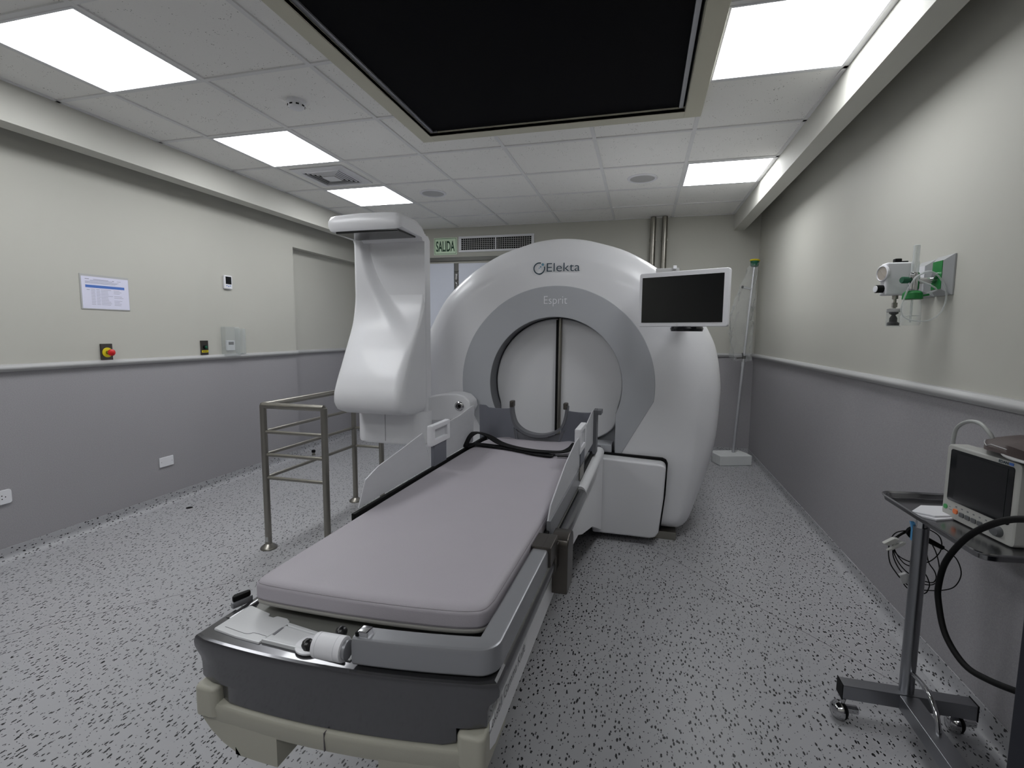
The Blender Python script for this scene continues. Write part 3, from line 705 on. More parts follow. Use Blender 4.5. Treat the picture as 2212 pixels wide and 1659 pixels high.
mb = MB(); mb.tube([(.80, -.19, 1.34), (.80, -.19, 1.47)], .022, 20); mb.tube([(.80, -.19, 1.45), (.80, .1, 1.43)], .026, 16); obj('mount_arm', mb, 'greyring', mo)
mb = MB(); mb.box(.62, .75, -.12, -.06, 1.655, 1.682, .004); obj('rear_tray', mb, 'rail', mo)
mb = MB(); mb.box(.715, .735, -.13, -.11, 1.675, 1.695, .003); obj('cable_clip', mb, 'white2', mo)

# ================================================================== THE COUCH
co = thing('treatment_couch', 'long grey and white treatment couch running into the tunnel', 'treatment couch', MO, RM)
def vbow(u): return -2.377 + .064 * u + .23 * u * u
def bowed(poly_hw, z0, z1, vback, dv=0.0, hw_bot=None, N=24):
    """solid from vback to the bowed front, half width per level"""
    return None
# front shell: outline seen from the front, extruded back with the bow
def shell(outline, back, dv, bev, nu=26):
    """outline: right half list (u,z) from top centre to bottom centre; front follows the bow"""
    m = MB(); secs = []
    # sample u from -w to w; for each u find the top and bottom z
    hw = max(u for u, z in outline)
    us = [-hw + 2 * hw * k / nu for k in range(nu + 1)]
    return m
def front_piece(levels, back, dv=0.0, n=22, edge=.012):
    """levels: list of (z, half width, inset of the front edge). Closed ring per level."""
    m = MB(); secs = []
    for z, hw, ins in levels:
        sec = []
        r = .012
        for k in range(n + 1):
            a = -1 + 2 * k / n; u = hw * a
            v = vbow(u) + dv + ins
            e = hw - abs(u)
            if e < r: v += (r - math.sqrt(max(0, r * r - (r - e) ** 2))) * .6
            sec.append((u, v, z))
        sec += [(hw, back, z), (-hw, back, z)]
        secs.append(sec)
    m.loft(secs); return m
m = front_piece([(.43, .27, .0), (.475, .275, .0), (.477, .275, .0), (.478, .275, .0)], -2.2)
lv = [(.462, .276, .003), (.466, .278, 0), (.504, .278, 0), (.5045, .336, 0), (.508, .34, 0), (.54, .341, 0), (.552, .345, 0), (.562, .356, 0), (.573, .364, 0), (.584, .365, 0), (.594, .362, .001), (.599, .358, .003), (.602, .352, .008)]
m = front_piece(lv, -2.255); fs = obj('front_shell', m, 'silver', co, angle=24)
# bumper below it
m = MB()
bl = [(.412, .335, .006), (.418, .342, 0), (.452, .344, -.004), (.46, .344, 0), (.463, .342, .008)]
m = front_piece(bl, -2.2, dv=-.006)
for sg in (-1, 1):
    x0, x1 = sorted((sg * .282, sg * .344))
    m.loft([[(x, y, z) for x, y in rrect(x0 + q, x1 - q, vbow(sg * .31) - .016 + q, -2.2, .016, 4)] for z, q in ((.43, 0), (.49, 0), (.496, .003), (.5, .01))])
    x0, x1 = sorted((sg * .125, sg * .30))
    m.loft([[(sg * u, (vbow(sg * u) - .0065 + (0 if i == 0 else .12)), z) for i, u in ((0, .12), (0, .18), (0, .235), (0, up), (1, up), (1, .12))] for z, up in ((.352, .22), (.37, .27), (.39, .305), (.42, .338), (.44, .342))])
bp = obj('bumper', m, 'beige', co, angle=40)
mb = MB(); mb.box(.0, .0016, vbow(0) - .0105, vbow(0) + .02, .42, .462); obj('bumper_joint', mb, 'seam', bp, smooth=False)
# side walls and body
for sg in (1, -1):
    wall = [(-2.318, .494), (-2.318, .45), (-2.28, .435), (-1.3, .45), (-1.12, .43), (-1.0, .385), (-.6, .27), (-.13, .07), (-.13, .58), (-2.2, .58), (-2.25, .51)]
    mb = MB(); x0, x1 = sorted((sg * .318, sg * .345)); mb.prism(wall, 'x', x0, x1, .004); sw = obj('side_wall', mb, 'white', co)
    if sg == 1:
        obj('side_lettering', text_mb('Leksell Gamma Knife', .285, .026, face_m((.345, -2.325, .492), (0, 1, 0), (0, 0, 1)), depth=.001), 'textgrey', sw, smooth=False)
mb = MB(); mb.box(-.318, .318, -2.2, -.02, .46, .59, .01); mb.box(-.25, .25, -1.2, -.03, .42, .47); obj('couch_body', mb, 'greydark', co)
mb = MB(); mb.box(-.12, .12, -.75, -.05, 0, .43, .02); obj('pedestal', mb, 'greydark', co)
# long rounded side tubes
for sg in (1, -1):
    mb = MB(); mb.tube([(sg * .337, -2.29, .577), (sg * .337, -1.02, .577)], .027, 20); obj('side_tube', mb, 'silver', co)
    mb = MB(); mb.tube([(sg * .333, -1.02, .59), (sg * .333, -.38, .6), (sg * .333, -.26, .6)], [.026, .03, .03], 20); mb.lathe([(.03, 0), (.022, .018), (.001, .024)], 20, mtx=axis_m((sg * .333, -.26, .6), (0, 1, 0))); mb.box(*sorted((sg * .303, sg * .345)), -1.0, -.14, .5, .6, .008); obj('side_tube_cap', mb, 'white', co)
# deck under the mattress
m = MB()
dk = [(.325, -.35), (.325, -2.2), (.3, -2.255), (.2, -2.28), (0, -2.30), (-.2, -2.28), (-.3, -2.255), (-.325, -2.2), (-.325, -.35)]
m.prism(dk, 'z', .585, .6035, .003); obj('deck_plate', m, 'deck', co)
mb = MB(); mb.prism([(.27, -.45), (.27, -2.15), (0, -2.19), (-.27, -2.15), (-.27, -.45)], 'z', .604, .622); obj('mattress_support', mb, 'black', co)
# white trays at the foot end
yt = .0
def tray(pts, z0, z1): 
    q = MB(); q.prism(pts, 'z', z0, z1, .003); return q
lt = [(-.332, -2.338), (-.328, -2.236), (-.322, -2.232), (-.25, -2.249), (-.247, -2.258), (-.232, -2.260), (-.227, -2.252), (-.196, -2.254), (-.181, -2.262), (-.178, -2.275), (-.188, -2.335), (-.19, -2.352), (-.26, -2.348)]
tr = obj('storage_tray', tray(lt, .596, .6065), 'recessw', co)
mb = MB(); mb.tube([(-.31, -2.326, .6068), (-.25, -2.334, .6068), (-.235, -2.332, .6068), (-.226, -2.326, .6068), (-.19, -2.329, .6068)], .0006, 5, smooth=3); mb.box(-.1835, -.1775, -2.318, -2.288, .597, .606); obj('lid_line', mb, 'textgrey', tr, smooth=False)
rt = [(.135, -2.285), (.15, -2.262), (.165, -2.256), (.197, -2.256), (.2, -2.264), (.215, -2.262), (.219, -2.254), (.305, -2.236), (.305, -2.31), (.14, -2.32)]
tr2 = obj('storage_tray', tray(rt, .596, .6065), 'recessw', co)
# open pocket between them
mb = MB(); pk = [(-.182, -2.27), (-.05, -2.287), (.13, -2.29), (.13, -2.30), (-.04, -2.298), (-.17, -2.283)]
mb.prism(pk, 'z', .59, .609, .002); mb.prism([(-.19, -2.345), (.03, -2.352), (.03, -2.346), (-.19, -2.338)], 'z', .59, .61, .002); mb.box(-.188, .04, -2.345, -2.28, .587, .605); obj('pocket', mb, 'recessw', co)
mb = MB(); mb.lathe([(.036, 0), (.036, .0035), (.033, .0045), (.001, .0045)], 30, mtx=Matrix.Translation((-.07, -2.325, .605))); obj('pocket_lid', mb, 'white2', co)
mb = MB(); mb.box(-.072, -.05, -2.352, -2.34, .6095, .61); [mb.box(-.068 + .005 * k, -.066 + .005 * k, -2.34, -2.336, .6096, .6105) for k in range(3)]; obj('small_label', mb, 'textgrey', co, smooth=False)
# push bar along the foot end and the right side
def barpath(d):   # centre line of the outer edge, offset inward by d
    pts = []
    for k in range(9):
        u = .055 + (.30 - .055) * k / 8; pts.append(Vector((u, vbow(u) + .012 + d, 0)))
    cxr, cyr, rr = .308, -2.273, .05
    for k in range(1, 8):
        a = -PI / 2 + PI / 2 * k / 7; pts.append(Vector((cxr + (rr - d) * math.cos(a), cyr + (rr - d) * math.sin(a), 0)))
    pts.append(Vector((cxr + rr - d, -1.82, 0))); return pts
o_ = barpath(0); i_ = barpath(.05)
secs = []
for a, b_ in zip(o_, i_):
    dn = (b_ - a).normalized()
    q = lambda d_, z: (a.x + dn.x * d_, a.y + dn.y * d_, z)
    secs.append([q(.004, .608), q(0, .614), q(0, .656), q(.003, .664), q(.008, .667), q(.045, .667), q(.049, .664), q(.05, .658), q(.05, .614), q(.046, .608)])
mb = MB(); mb.loft(secs); pb = obj('push_bar', mb, 'silver2', co, angle=35)
mb = MB(); ax = axis_m((-.028, -2.364, .64), (.09, .004, 0)) @ Matrix.Scale(.86, 4)
mb.lathe([(.026, 0), (.029, .002), (.03, .006), (.03, .012), (.0292, .0125), (.0292, .0135), (.03, .014), (.03, .062), (.0292, .0625), (.0292, .0635), (.03, .064), (.03, .078), (.026, .08)], 36, mtx=ax); hg = obj('pivot_cylinder', mb, 'white2', co)
mb = MB(); mb.lathe([(.023, .078), (.023, .088), (.02, .09)], 30, mtx=ax); obj('pivot_collar', mb, 'silver2', hg)
for (u, v, z) in ((-.045, -2.37, .640), (.01, -2.33, .655)):
    mb = MB(); mb.lathe([(.001, -.011), (.008, -.01), (.0125, -.004), (.0125, .004), (.008, .01), (.001, .011)], 20, mtx=axis_m((u, v, z), (.3, 1, .2))); obj('handle_knob', mb, 'knob', hg)
mb = MB(); mb.box(.062, .086, -2.35, -2.325, .612, .678, .003); obj('buckle', mb, 'chrome', co)
mb = MB(); mb.box(.058, .066, -2.352, -2.322, .612, .676, .002); obj('buckle_back', mb, 'black', co)
# arm pad at the left of the deck
mb = MB(); mb.prism([(-.376, -2.238), (-.37, -2.252), (-.36, -2.254), (-.347, -2.216), (-.347, -2.202), (-.36, -2.2)], 'z', .6, .616, .003); ap = obj('arm_pad', mb, 'silver2', co)
mb = MB(); mb.prism([(-.374, -2.236), (-.369, -2.248), (-.361, -2.25), (-.349, -2.215), (-.35, -2.205), (-.359, -2.204)], 'z', .616, .63, .003); obj('pad_top', mb, 'black', ap)
# dark clamp on the right
cl = MB(); cl.prism([(-1.70, .468), (-1.62, .468), (-1.60, .48), (-1.585, .62), (-1.595, .642), (-1.62, .655), (-1.66, .655), (-1.69, .645), (-1.70, .622)], 'x', .338, .395, .005, 2)
cl.box(.29, .35, -1.69, -1.62, .468, .52, .003)
clo = obj('rail_clamp', cl, 'darkmetal', co)
mb = MB(); mb.prism([(.305, -1.825), (.366, -1.825), (.366, -1.72), (.305, -1.72)], 'z', .612, .674, .003); mb.box(.338, .3395, -1.8255, -1.72, .673, .6748); obj('bar_sleeve', mb, 'darkmetal', clo)
mb = MB(); mb.box(.335, .366, -1.74, -1.66, .56, .64, .004); obj('clamp_link', mb, 'darkmetal', clo)
# flat accessory bar on the right
mb = MB(); mb.box(.312, .326, -1.64, -.98, .615, .682, .0015); obj('accessory_rail', mb, 'silver2', co)
mb = MB(); mb.box(.327, .331, -1.02, -.9, .64, .70); obj('rail_stop', mb, 'steel', co)
# black gap strips beside the mattress
for sg in (-1, 1):
    mb = MB(); x0, x1 = sorted((sg * .307, sg * .322)); mb.box(x0, x1, -1.80, -.42, .604, .694 if sg < 0 else .65, .003); obj('edge_strip', mb, 'black', co)
# frosted side shields, each with a white handle
for sg in (-1, 1):
    near = [(-1.76, .70), (-1.715, .785), (-1.63, .812), (-1.45, .838), (-1.27, .866), (-1.2, .86), (-1.185, .70)]
    far = [(-1.185, .70), (-1.19, .865), (-1.0, .868), (-.85, .875), (-.66, .902), (-.635, .90), (-.63, .87), (-.655, .70)]
    if sg == 1:
        near = [(-1.66, .69), (-1.62, .73), (-1.35, .80), (-1.12, .835), (-1.0, .838), (-.99, .69)]
        far = [(-.99, .70), (-.985, .83), (-.75, .855), (-.55, .885), (-.49, .886), (-.48, .70)]
    x0, x1 = sorted((sg * .318, sg * .323))
    if sg == -1: near = near[:-2] + [(-1.19, .70)]; far = [(-1.04, .70), (-1.04, .79), (-1.19, .79), (-1.19, .868)] + far[2:]
    mb = MB(); mb.prism(near, 'x', x0, x1, .001); sh_ = obj('side_shield', mb, 'acrylic', co, angle=25)
    mb = MB(); mb.prism(far, 'x', x0, x1, .001); obj('side_shield', mb, 'acrylic', co, angle=25)
    # handle: white frame with a rectangular hole
    hv0, hv1, hz0, hz1 = (-1.205, -1.005, .792, .885) if sg == -1 else (-1.02, -.83, .76, .875)
    xi, xo = (sg * .303, sg * .33); x0, x1 = sorted((xi, xo)); mb = MB()
    mb.box(x0, x1, hv0, hv1, hz1 - .022, hz1, .004); mb.box(x0, x1, hv0, hv1, hz0, hz0 + .026, .004); mb.box(x0, x1, hv0, hv0 + .032, hz0 + .02, hz1 - .018, .004); mb.box(x0, x1, hv1 - .032, hv1, hz0 + .02, hz1 - .018, .004)
    obj('shield_handle', mb, 'white2', co)
    mb = MB(); x0, x1 = sorted((sg * .31, sg * .328)); mb.box(x0, x1, hv0 + .035, hv1 - .03, .665, hz0 + .004, .002); obj('handle_slot', mb, 'wing', co)
# head end: two fabric wings and the U-shaped frame adapter
for sg in (-1, 1):
    secs = []
    n = 14
    for k in range(n + 1):
        a = k / n; u = sg * ((.352 if sg < 0 else .335) - (.205 if sg < 0 else .17) * a); ztop = .868 - .016 * math.sin(a * PI) + (.012 if a < .15 else 0)
        v = -.46 + .06 * math.sin(a * PI) ** 1.0
        ub = sg * ((.34 if sg < 0 else .325) - (.24 if sg < 0 else .21) * a)
        secs.append([(ub, v - .02, .64), (u, v, ztop), (u, v + .012, ztop), (ub, v + .0, .64)])
    mb = MB(); mb.loft(secs); obj('side_wing', mb, 'wing', co, angle=60)
path = [(-.145, .90), (-.14, .84), (-.122, .785), (-.085, .75), (-.04, .732), (.013, .726), (.06, .732), (.105, .75), (.142, .785), (.16, .84), (.166, .898)]
pc = catmull([Vector((a, b_, 0)) for a, b_ in path], 4)
secs = []
for i, q in enumerate(pc):
    t_ = (pc[min(i + 1, len(pc) - 1)] - pc[max(i - 1, 0)]).normalized(); nn = Vector((t_.y, -t_.x, 0))
    w_ = .008 + .014 * max(0, 1 - abs(q.x) / .15)
    a = q; b_ = q + nn * (w_ if nn.y < 0 or True else w_)
    b_ = q + Vector((0, -1, 0)) * w_ * .8 + Vector((math.copysign(1, q.x), 0, 0)) * .012 * min(1, abs(q.x) / .1)
    secs.append([(a.x, -.49, a.y), (a.x, -.43, a.y), (b_.x, -.43, b_.y), (b_.x, -.49, b_.y)])
mb = MB(); mb.loft(secs); fa = obj('frame_adapter', mb, 'greydark', co, angle=50)
mb = MB(); mb.prism([(-.12, .64), (.12, .64), (.16, .755), (.13, .735), (.07, .715), (.01, .708), (-.05, .715), (-.11, .735), (-.14, .755)], 'y', -.47, -.45, .002); obj('adapter_plate', mb, 'greydark', fa)
for sg in (-1, 1):
    mb = MB(); mb.box(.01 + sg * .155 - .012, .01 + sg * .155 + .012, -.495, -.45, .878, .915, .006); mb.lathe([(.008, 0), (.008, .006)], 16, mtx=axis_m((.01 + sg * .155, -.495, .898), (0, -1, 0))); obj('adapter_catch', mb, 'darkmetal', fa)
mb = MB(); mb.box(.34, .365, -.5, -.42, .86, .885, .003); mb.box(.32, .34, -.5, -.42, .64, .885, .002); obj('wing_bracket', mb, 'greydark', co)

# mattress
mt = thing('mattress', 'long pale mauve-grey vinyl mattress lying on the treatment couch', 'mattress', MO + Matrix.Rotation(RM, 4, 'Z').to_3x3() @ Vector((0, -1.3, .622)), RM)
outl = [(-.301, -2.14), (-.3, -2.205), (-.294, -2.226), (-.272, -2.236), (-.2, -2.242), (-.1, -2.246), (0, -2.247), (.1, -2.245), (.2, -2.239), (.262, -2.23), (.29, -2.215), (.3, -2.18), (.302, -2.1), (.303, -1.6), (.302, -1.0), (.298, -.62), (.28, -.5), (.22, -.42), (.12, -.385), (0, -.375), (-.12, -.385), (-.22, -.42), (-.28, -.5), (-.3, -.62), (-.305, -1.0), (-.305, -1.6)]
fo = catmull([Vector((a, b_, 0)) for a, b_ in outl], 6, True)
def offs(pts, d):
    r = []; n = len(pts)
    for i in range(n):
        t_ = (pts[(i + 1) % n] - pts[i - 1]).normalized(); nn = Vector((-t_.y, t_.x, 0)); r.append(pts[i] + nn * d)
    return r
def sec_at(d, z):
    o = []
    for p in fo:
        x = p.x * (1 - d / .3); y = -1.31 + (p.y + 1.31) * (1 - d / .935)
        o.append((x, y + 1.3 + (.054 * x if p.y < -2.0 else 0), z - .622))
    return o
mb = MB(); mb.loft([sec_at(.03, .622), sec_at(.008, .6225), sec_at(.001, .627), sec_at(0, .634), sec_at(.003, .6385)], caps=True); obj('lower_layer', mb, 'mattress2', mt, angle=60)
prm = [(.003, .6385), (0, .6405), (-.001, .645), (-.001, .67), (0, .676), (.003, .6775), (.0035, .679), (.006, .683), (.013, .688), (.025, .6905)]
mb = MB(); mb.loft([sec_at(d_, z) for d_, z in prm], caps=True); obj('cushion', mb, 'mattress', mt, angle=60)
mb = MB(); mb.tube([Vector((p[0], p[1], p[2])) for p in sec_at(.0018, .6385)], .0016, 6, closed=True); mb.tube([Vector(p) for p in sec_at(.0025, .6782)], .0007, 6, closed=True); obj('piping', mb, 'piping', mt)

# black strap lying across it
zs_ = .695
def ribbon(pts, w, th=.003, k=6):
    P = catmull([Vector(p) for p in pts], k); secs = []
    for i, p in enumerate(P):
        t_ = (P[min(i + 1, len(P) - 1)] - P[max(i - 1, 0)]); t_.z = 0; t_.normalize(); s_ = Vector((-t_.y, t_.x, 0)) * w / 2
        secs.append([p - s_, p + s_, p + s_ + Vector((0, 0, th)), p - s_ + Vector((0, 0, th))])
    q = MB(); q.loft(secs); return q
mb = ribbon([(-.315, -.80, .70), (-.29, -.72, .70), (-.21, -.715, .698), (-.1, -.735, .697), (0, -.775, .697), (.09, -.815, .697), (.17, -.83, .697)], .055, .004)
mb2 = ribbon([(-.318, -.80, .706), (-.315, -.74, .742), (-.29, -.68, .755), (-.23, -.66, .738), (-.15, -.69, .71), (-.06, -.735, .703), (.04, -.775, .703), (.12, -.785, .704), (.2, -.775, .706), (.245, -.75, .722), (.265, -.72, .74)], .05, .004)
mb.add(mb2.v, mb2.f)
mb3 = ribbon([(.19, -.835, .697), (.25, -.82, .697), (.30, -.80, .697)], .014); mb.add(mb3.v, mb3.f)
so = thing('restraint_strap', 'black fabric strap looped across the far end of the mattress', 'strap', MO, RM)
obj('webbing', mb, 'black', so, angle=60)

# ================================================================== STEEL RAILING
rg = thing('guard_railing', 'brushed steel guard railing with three sides standing left of the couch', 'railing', (.04, -3.4, 0))
A, B_, C_, D_ = (.037, -3.4), (.445, -3.4), (.072, -2.51), (.30, -2.51)
HT = .868
for (x, y) in (A, B_, C_, D_):
    mb = MB(); mb.tube([(x, y, .02), (x, y, HT)], .019, 20); p_ = obj('post', mb, 'steel', rg, world=True)
    mb = MB(); mb.lathe([(.048, .0005), (.048, .006), (.042, .014), (.026, .026), (.021, .03)], 30, mtx=Matrix.Translation((x, y, 0))); obj('floor_flange', mb, 'steel', p_, world=True)
for P_, Q_ in ((A, B_), (A, C_), (C_, D_)):
    mb = MB(); mb.tube([(P_[0], P_[1], HT), (Q_[0], Q_[1], HT)], .0185, 20); mb.lathe([(.001, -.0185), (.012, -.014), (.0185, 0), (.012, .014), (.001, .0185)], 16, mtx=Matrix.Translation((P_[0], P_[1], HT))); obj('top_rail', mb, 'steel', rg, world=True)
    for z in (.712, .575, .436):
        mb = MB(); mb.tube([(P_[0], P_[1], z), (Q_[0], Q_[1], z)], .0105, 14); obj('cross_rail', mb, 'steel', rg, world=True)
mb = MB(); mb.add([(.037 + .0195 * math.cos(a), -3.4 + .0195 * math.sin(a), z) for a in (-1.9, -1.6, -1.3, -1.0) for z in (.045, .075)], [(0, 2, 3, 1), (2, 4, 5, 3), (4, 6, 7, 5)]); obj('sticker', mb, 'rail', rg, world=True)

# ================================================================== CORNER: tube in a foam block
bx, by = 3.045, -.44; ba = math.radians(19)
t = thing('foam_block', 'white foam block on the floor in the far right corner', 'foam block', (bx + .03, by + .0, 0), ba)
ff = MB(); ff.prism([(-.165, -.125), (.165, -.125), (.175, .0), (.165, .13), (-.12, .13), (-.165, .04)], 'z', 0.001, .1, .008, 2); obj('block', ff, 'foam', t)
mb = MB()
for (x, y) in ((-.05, .03), (.08, .0), (-.09, -.01), (.1, .08)): mb.lathe([(.014, .1), (.014, .1015), (.01, .1018)], 14, mtx=Matrix.Translation((x, y, 0)))
obj('dimple', mb, 'white2', t)
p0 = Vector((3.11, -.40, .102)); p1 = Vector((3.232, -.30, 1.985)); dd = (p1 - p0).normalized()
t = thing('instrument_pole', 'slanting metal pole in a foam block with a yellow and green cap', 'pole', p0)
mb = MB(); mb.tube([p0, p0 + dd * .92], .0145, 16); obj('lower_tube', mb, 'alu', t, world=True)
mb = MB(); mb.tube([p0 + dd * .9, p1], .0115, 16); mb.tube([p0 + dd * .88, p0 + dd * .93], .018, 16); obj('upper_tube', mb, 'alu', t, world=True)
c_ = p0 + dd * .97
mb = MB(); mb.tube([c_ + Vector((0, 0, -.01)), c_ + Vector((0, 0, .02))], .019, 16); mb.tube([c_, c_ + Vector((-.07, -.02, -.005))], [.006, .009], 10); mb.tube([c_ + Vector((-.01, -.015, 0)), c_ + Vector((-.02, -.02, .05))], .006, 8); obj('clamp_lever', mb, 'darkmetal', t, world=True)
h_ = p0 + dd * 1.66
mb = MB(); mb.tube([h_, h_ + Vector((-.085, -.01, .02))], .011, 14); obj('side_peg', mb, 'alu', t, world=True)
mb = MB(); mb.tube([h_ + Vector((-.08, -.01, .019)), h_ + Vector((-.096, -.011, .023))], .013, 14); obj('peg_cap', mb, 'black', t, world=True)
mb = MB(); mb.lathe([(.02, -.06), (.038, -.05), (.04, -.03), (.034, -.028), (.04, -.02), (.042, -.004), (.038, 0)], 24, mtx=axis_m(p1 + dd * .05, dd)); obj('green_cap', mb, 'dkgreen', t, world=True)
mb = MB(); mb.lathe([(.045, -.002), (.048, .004), (.045, .012), (.03, .016), (.001, .016)], 24, mtx=axis_m(p1 + dd * .05, dd)); obj('yellow_cap', mb, 'yellow', t, world=True)
# crumpled clear bag around the upper half
mb = MB(); secs = []; rnd = random.Random(3)
for k in range(15):
    f = k / 14; c = p1 + dd * (.02 - .97 * f * 1.0) + Vector((-.05 * math.sin(f * PI) - .03 * f, -.02, 0))
    r = .03 + .075 * math.sin(min(f * 1.15, 1) * PI * .72)
    secs.append([c + Vector((math.cos(a) * r * (1 + .28 * rnd.uniform(-1, 1)), math.sin(a) * r * .55 * (1 + .3 * rnd.uniform(-1, 1)), .02 * rnd.uniform(-1, 1))) for a in [2 * PI * q / 18 for q in range(18)]])
mb.loft(secs, caps=False); o = obj('plastic_bag', mb, 'poly', None, angle=25); tag(o, 'crumpled clear plastic bag hanging over the slanting corner pole', 'plastic bag')

# ================================================================== MEDICAL GAS OUTLETS ON THE RIGHT WALL
fr_ = face_m((0, 0, 0), (0, -1, 0), (0, 0, 1))   # x -> toward the camera, y -> up, z -> into the room
def gas_plate(y0, y1, z0, z1, name, label, inner, yc=None):
    yc = (y0 + y1) / 2; zc = (z0 + z1) / 2; t = thing(name, label, 'gas outlet', (XR, yc, zc))
    hw, hh = abs(y1 - y0) / 2, (z1 - z0) / 2
    mb = MB(); mb.loft([[(x, y, z) for x, y in ((-a, -b_), (a, -b_), (a, b_), (-a, b_))] for a, b_, z in ((hw, hh, .0005), (hw, hh, .006), (hw - .022, hh - .022, .032))], mtx=fr_); obj('bezel', mb, 'platew', t, angle=20)
    mb = MB(); mb.box(-hw + .024, hw - .024, -hh + .024, hh - .022, .032, .034, mtx=fr_); obj('face', mb, inner, t, smooth=False)
    mb = MB(); mb.lathe([(.014, .034), (.014, .045), (.009, .047)], 20, mtx=fr_); obj('socket', mb, 'chrome', t)
    return t
gas_plate(-3.42, -3.535, 1.46, 1.615, 'oxygen_outlet', 'green-faced oxygen outlet plate on the right wall', 'green')
gas_plate(-3.295, -3.41, 1.46, 1.61, 'vacuum_outlet', 'white-faced vacuum outlet plate beside the green one', 'white2')
# vacuum regulator
vr = thing('vacuum_regulator', 'white box vacuum regulator with round gauge on the right wall', 'regulator', (3.205, -3.36, 1.5))
mb = MB(); mb.box(-.055, .045, -.028, .03, -.03, .105, .008, 3); obj('body', mb, 'white2', vr)
mb = MB(); mb.tube([(.04, .0, .03), (.082, .0, .03)], .012, 14); obj('inlet', mb, 'steel', vr)
gx = axis_m((-.055, -.004, .062), (-1, -.25, 0))
mb = MB(); mb.lathe([(.034, 0), (.034, .008), (.03, .01), (.028, .006)], 32, mtx=gx, caps=False); g_ = obj('gauge_rim', mb, 'white2', vr)
mb = MB(); mb.lathe([(.0285, .002), (.0285, .0065), (.001, .0065)], 32, mtx=gx); mb.box(-.002, .002, -.02, .018, .0066, .0075, mtx=gx @ Matrix.Rotation(.7, 4, 'Z')); obj('gauge_face', mb, 'gauge', g_)
kx = axis_m((-.055, -.006, -.003), (-1, -.2, 0))
mb = MB(); mb.lathe([(.016, 0), (.0165, .004), (.0165, .028), (.014, .03)], 24, mtx=kx); k_ = obj('control_knob', mb, 'black', vr)
mb = MB(); mb.lathe([(.014, .03), (.013, .032), (.001, .032)], 24, mtx=kx); obj('knob_face', mb, 'white2', k_)
mb = MB(); mb.box(-.02, .005, -.012, .012, .105, .122, .003); mb.box(-.012, .03, -.008, .008, .1, .112, .002); obj('mode_switch', mb, 'black', vr)
mb = MB(); mb.tube([(-.005, 0, -.03), (-.005, 0, -.045)], .011, 16); mb.tube([(-.005, 0, -.045), (-.005, 0, -.085)], .006, 12); mb.box(-.014, .004, -.007, .007, -.08, -.06, .002); obj('outlet_stem', mb, 'steel', vr)
mb = MB(); mb.lathe([(.022, -.085), (.027, -.088), (.027, -.098), (.025, -.1)], 26, mtx=Matrix.Translation((-.005, 0, 0))); obj('trap_lid', mb, 'rail', vr)
mb = MB(); mb.lathe([(.0255, -.1), (.0255, -.158), (.027, -.16), (.001, -.162)], 26, mtx=Matrix.Translation((-.005, 0, 0)), caps=False); obj('trap_jar', mb, 'clear', vr)
mb = MB(); mb.lathe([(.016, -.1), (.017, -.105), (.007, -.112), (.014, -.125), (.014, -.14), (.022, -.145), (.022, -.156)], 20, mtx=Matrix.Translation((-.005, 0, 0))); obj('trap_float', mb, 'black', vr)
# oxygen flowmeter with humidifier bottle
fw = thing('oxygen_flowmeter', 'oxygen flowmeter with green-capped humidifier bottle and coiled clear tubing', 'flowmeter', (3.215, -3.47, 1.5))
mb = MB(); mb.tube([(.075, 0, .02), (.0, 0, .02)], .012, 16); mb.lathe([(.016, -.02), (.018, -.01), (.018, .045), (.014, .052)], 24, mtx=Matrix.Translation((0, 0, 0))); obj('valve_body', mb, 'chrome', fw)
mb = MB(); mb.lathe([(.013, .05), (.0135, .09), (.011, .1), (.011, .158), (.008, .16)], 24, mtx=Matrix.Identity(4)); obj('flow_tube', mb, 'clear2', fw)
mb = MB(); mb.lathe([(.006, 0), (.006, .012), (.013, .014), (.0135, .036), (.011, .04)], 20, mtx=axis_m((-.012, -.005, .022), (-1, -.3, 0))); obj('flow_knob', mb, 'dkgreen', fw)
bt = Matrix.Translation((-.002, -.002, 0))
mb = MB(); mb.lathe([(.012, -.018), (.026, -.022), (.033, -.03), (.034, -.052), (.031, -.054)], 30, mtx=bt); mb.tube([(.03, 0, -.04), (.055, 0, -.035)], .004, 8); obj('bottle_cap', mb, 'green', fw)
mb = MB(); mb.lathe([(.028, -.054), (.031, -.062), (.033, -.085), (.0335, -.15), (.03, -.157), (.001, -.158)], 30, mtx=bt, caps=False); obj('bottle', mb, 'clear', fw)
mb = MB(); mb.tube([(-.002, -.002, -.054), (-.002, -.002, -.145)], .004, 8); mb.lathe([(.0332, -.118), (.0337, -.119), (.0332, -.12)], 30, mtx=bt, caps=False); obj('dip_tube', mb, 'clear2', fw)
mb = MB(); mb.tube([(.03, -.03, .05), (-.01, -.035, .03), (-.04, -.04, -.03), (-.055, -.045, -.1), (-.03, -.05, -.135), (.03, -.055, -.14), (.07, -.06, -.11), (.085, -.06, -.05), (.07, -.055, .01), (.04, -.045, .048), (.01, -.03, .045), (-.0, -.035, .02), (.03, -.05, .0), (.055, -.05, -.02), (.03, -.04, -.032)], .003, 8, smooth=5); obj('tubing', mb, 'clear2', fw)

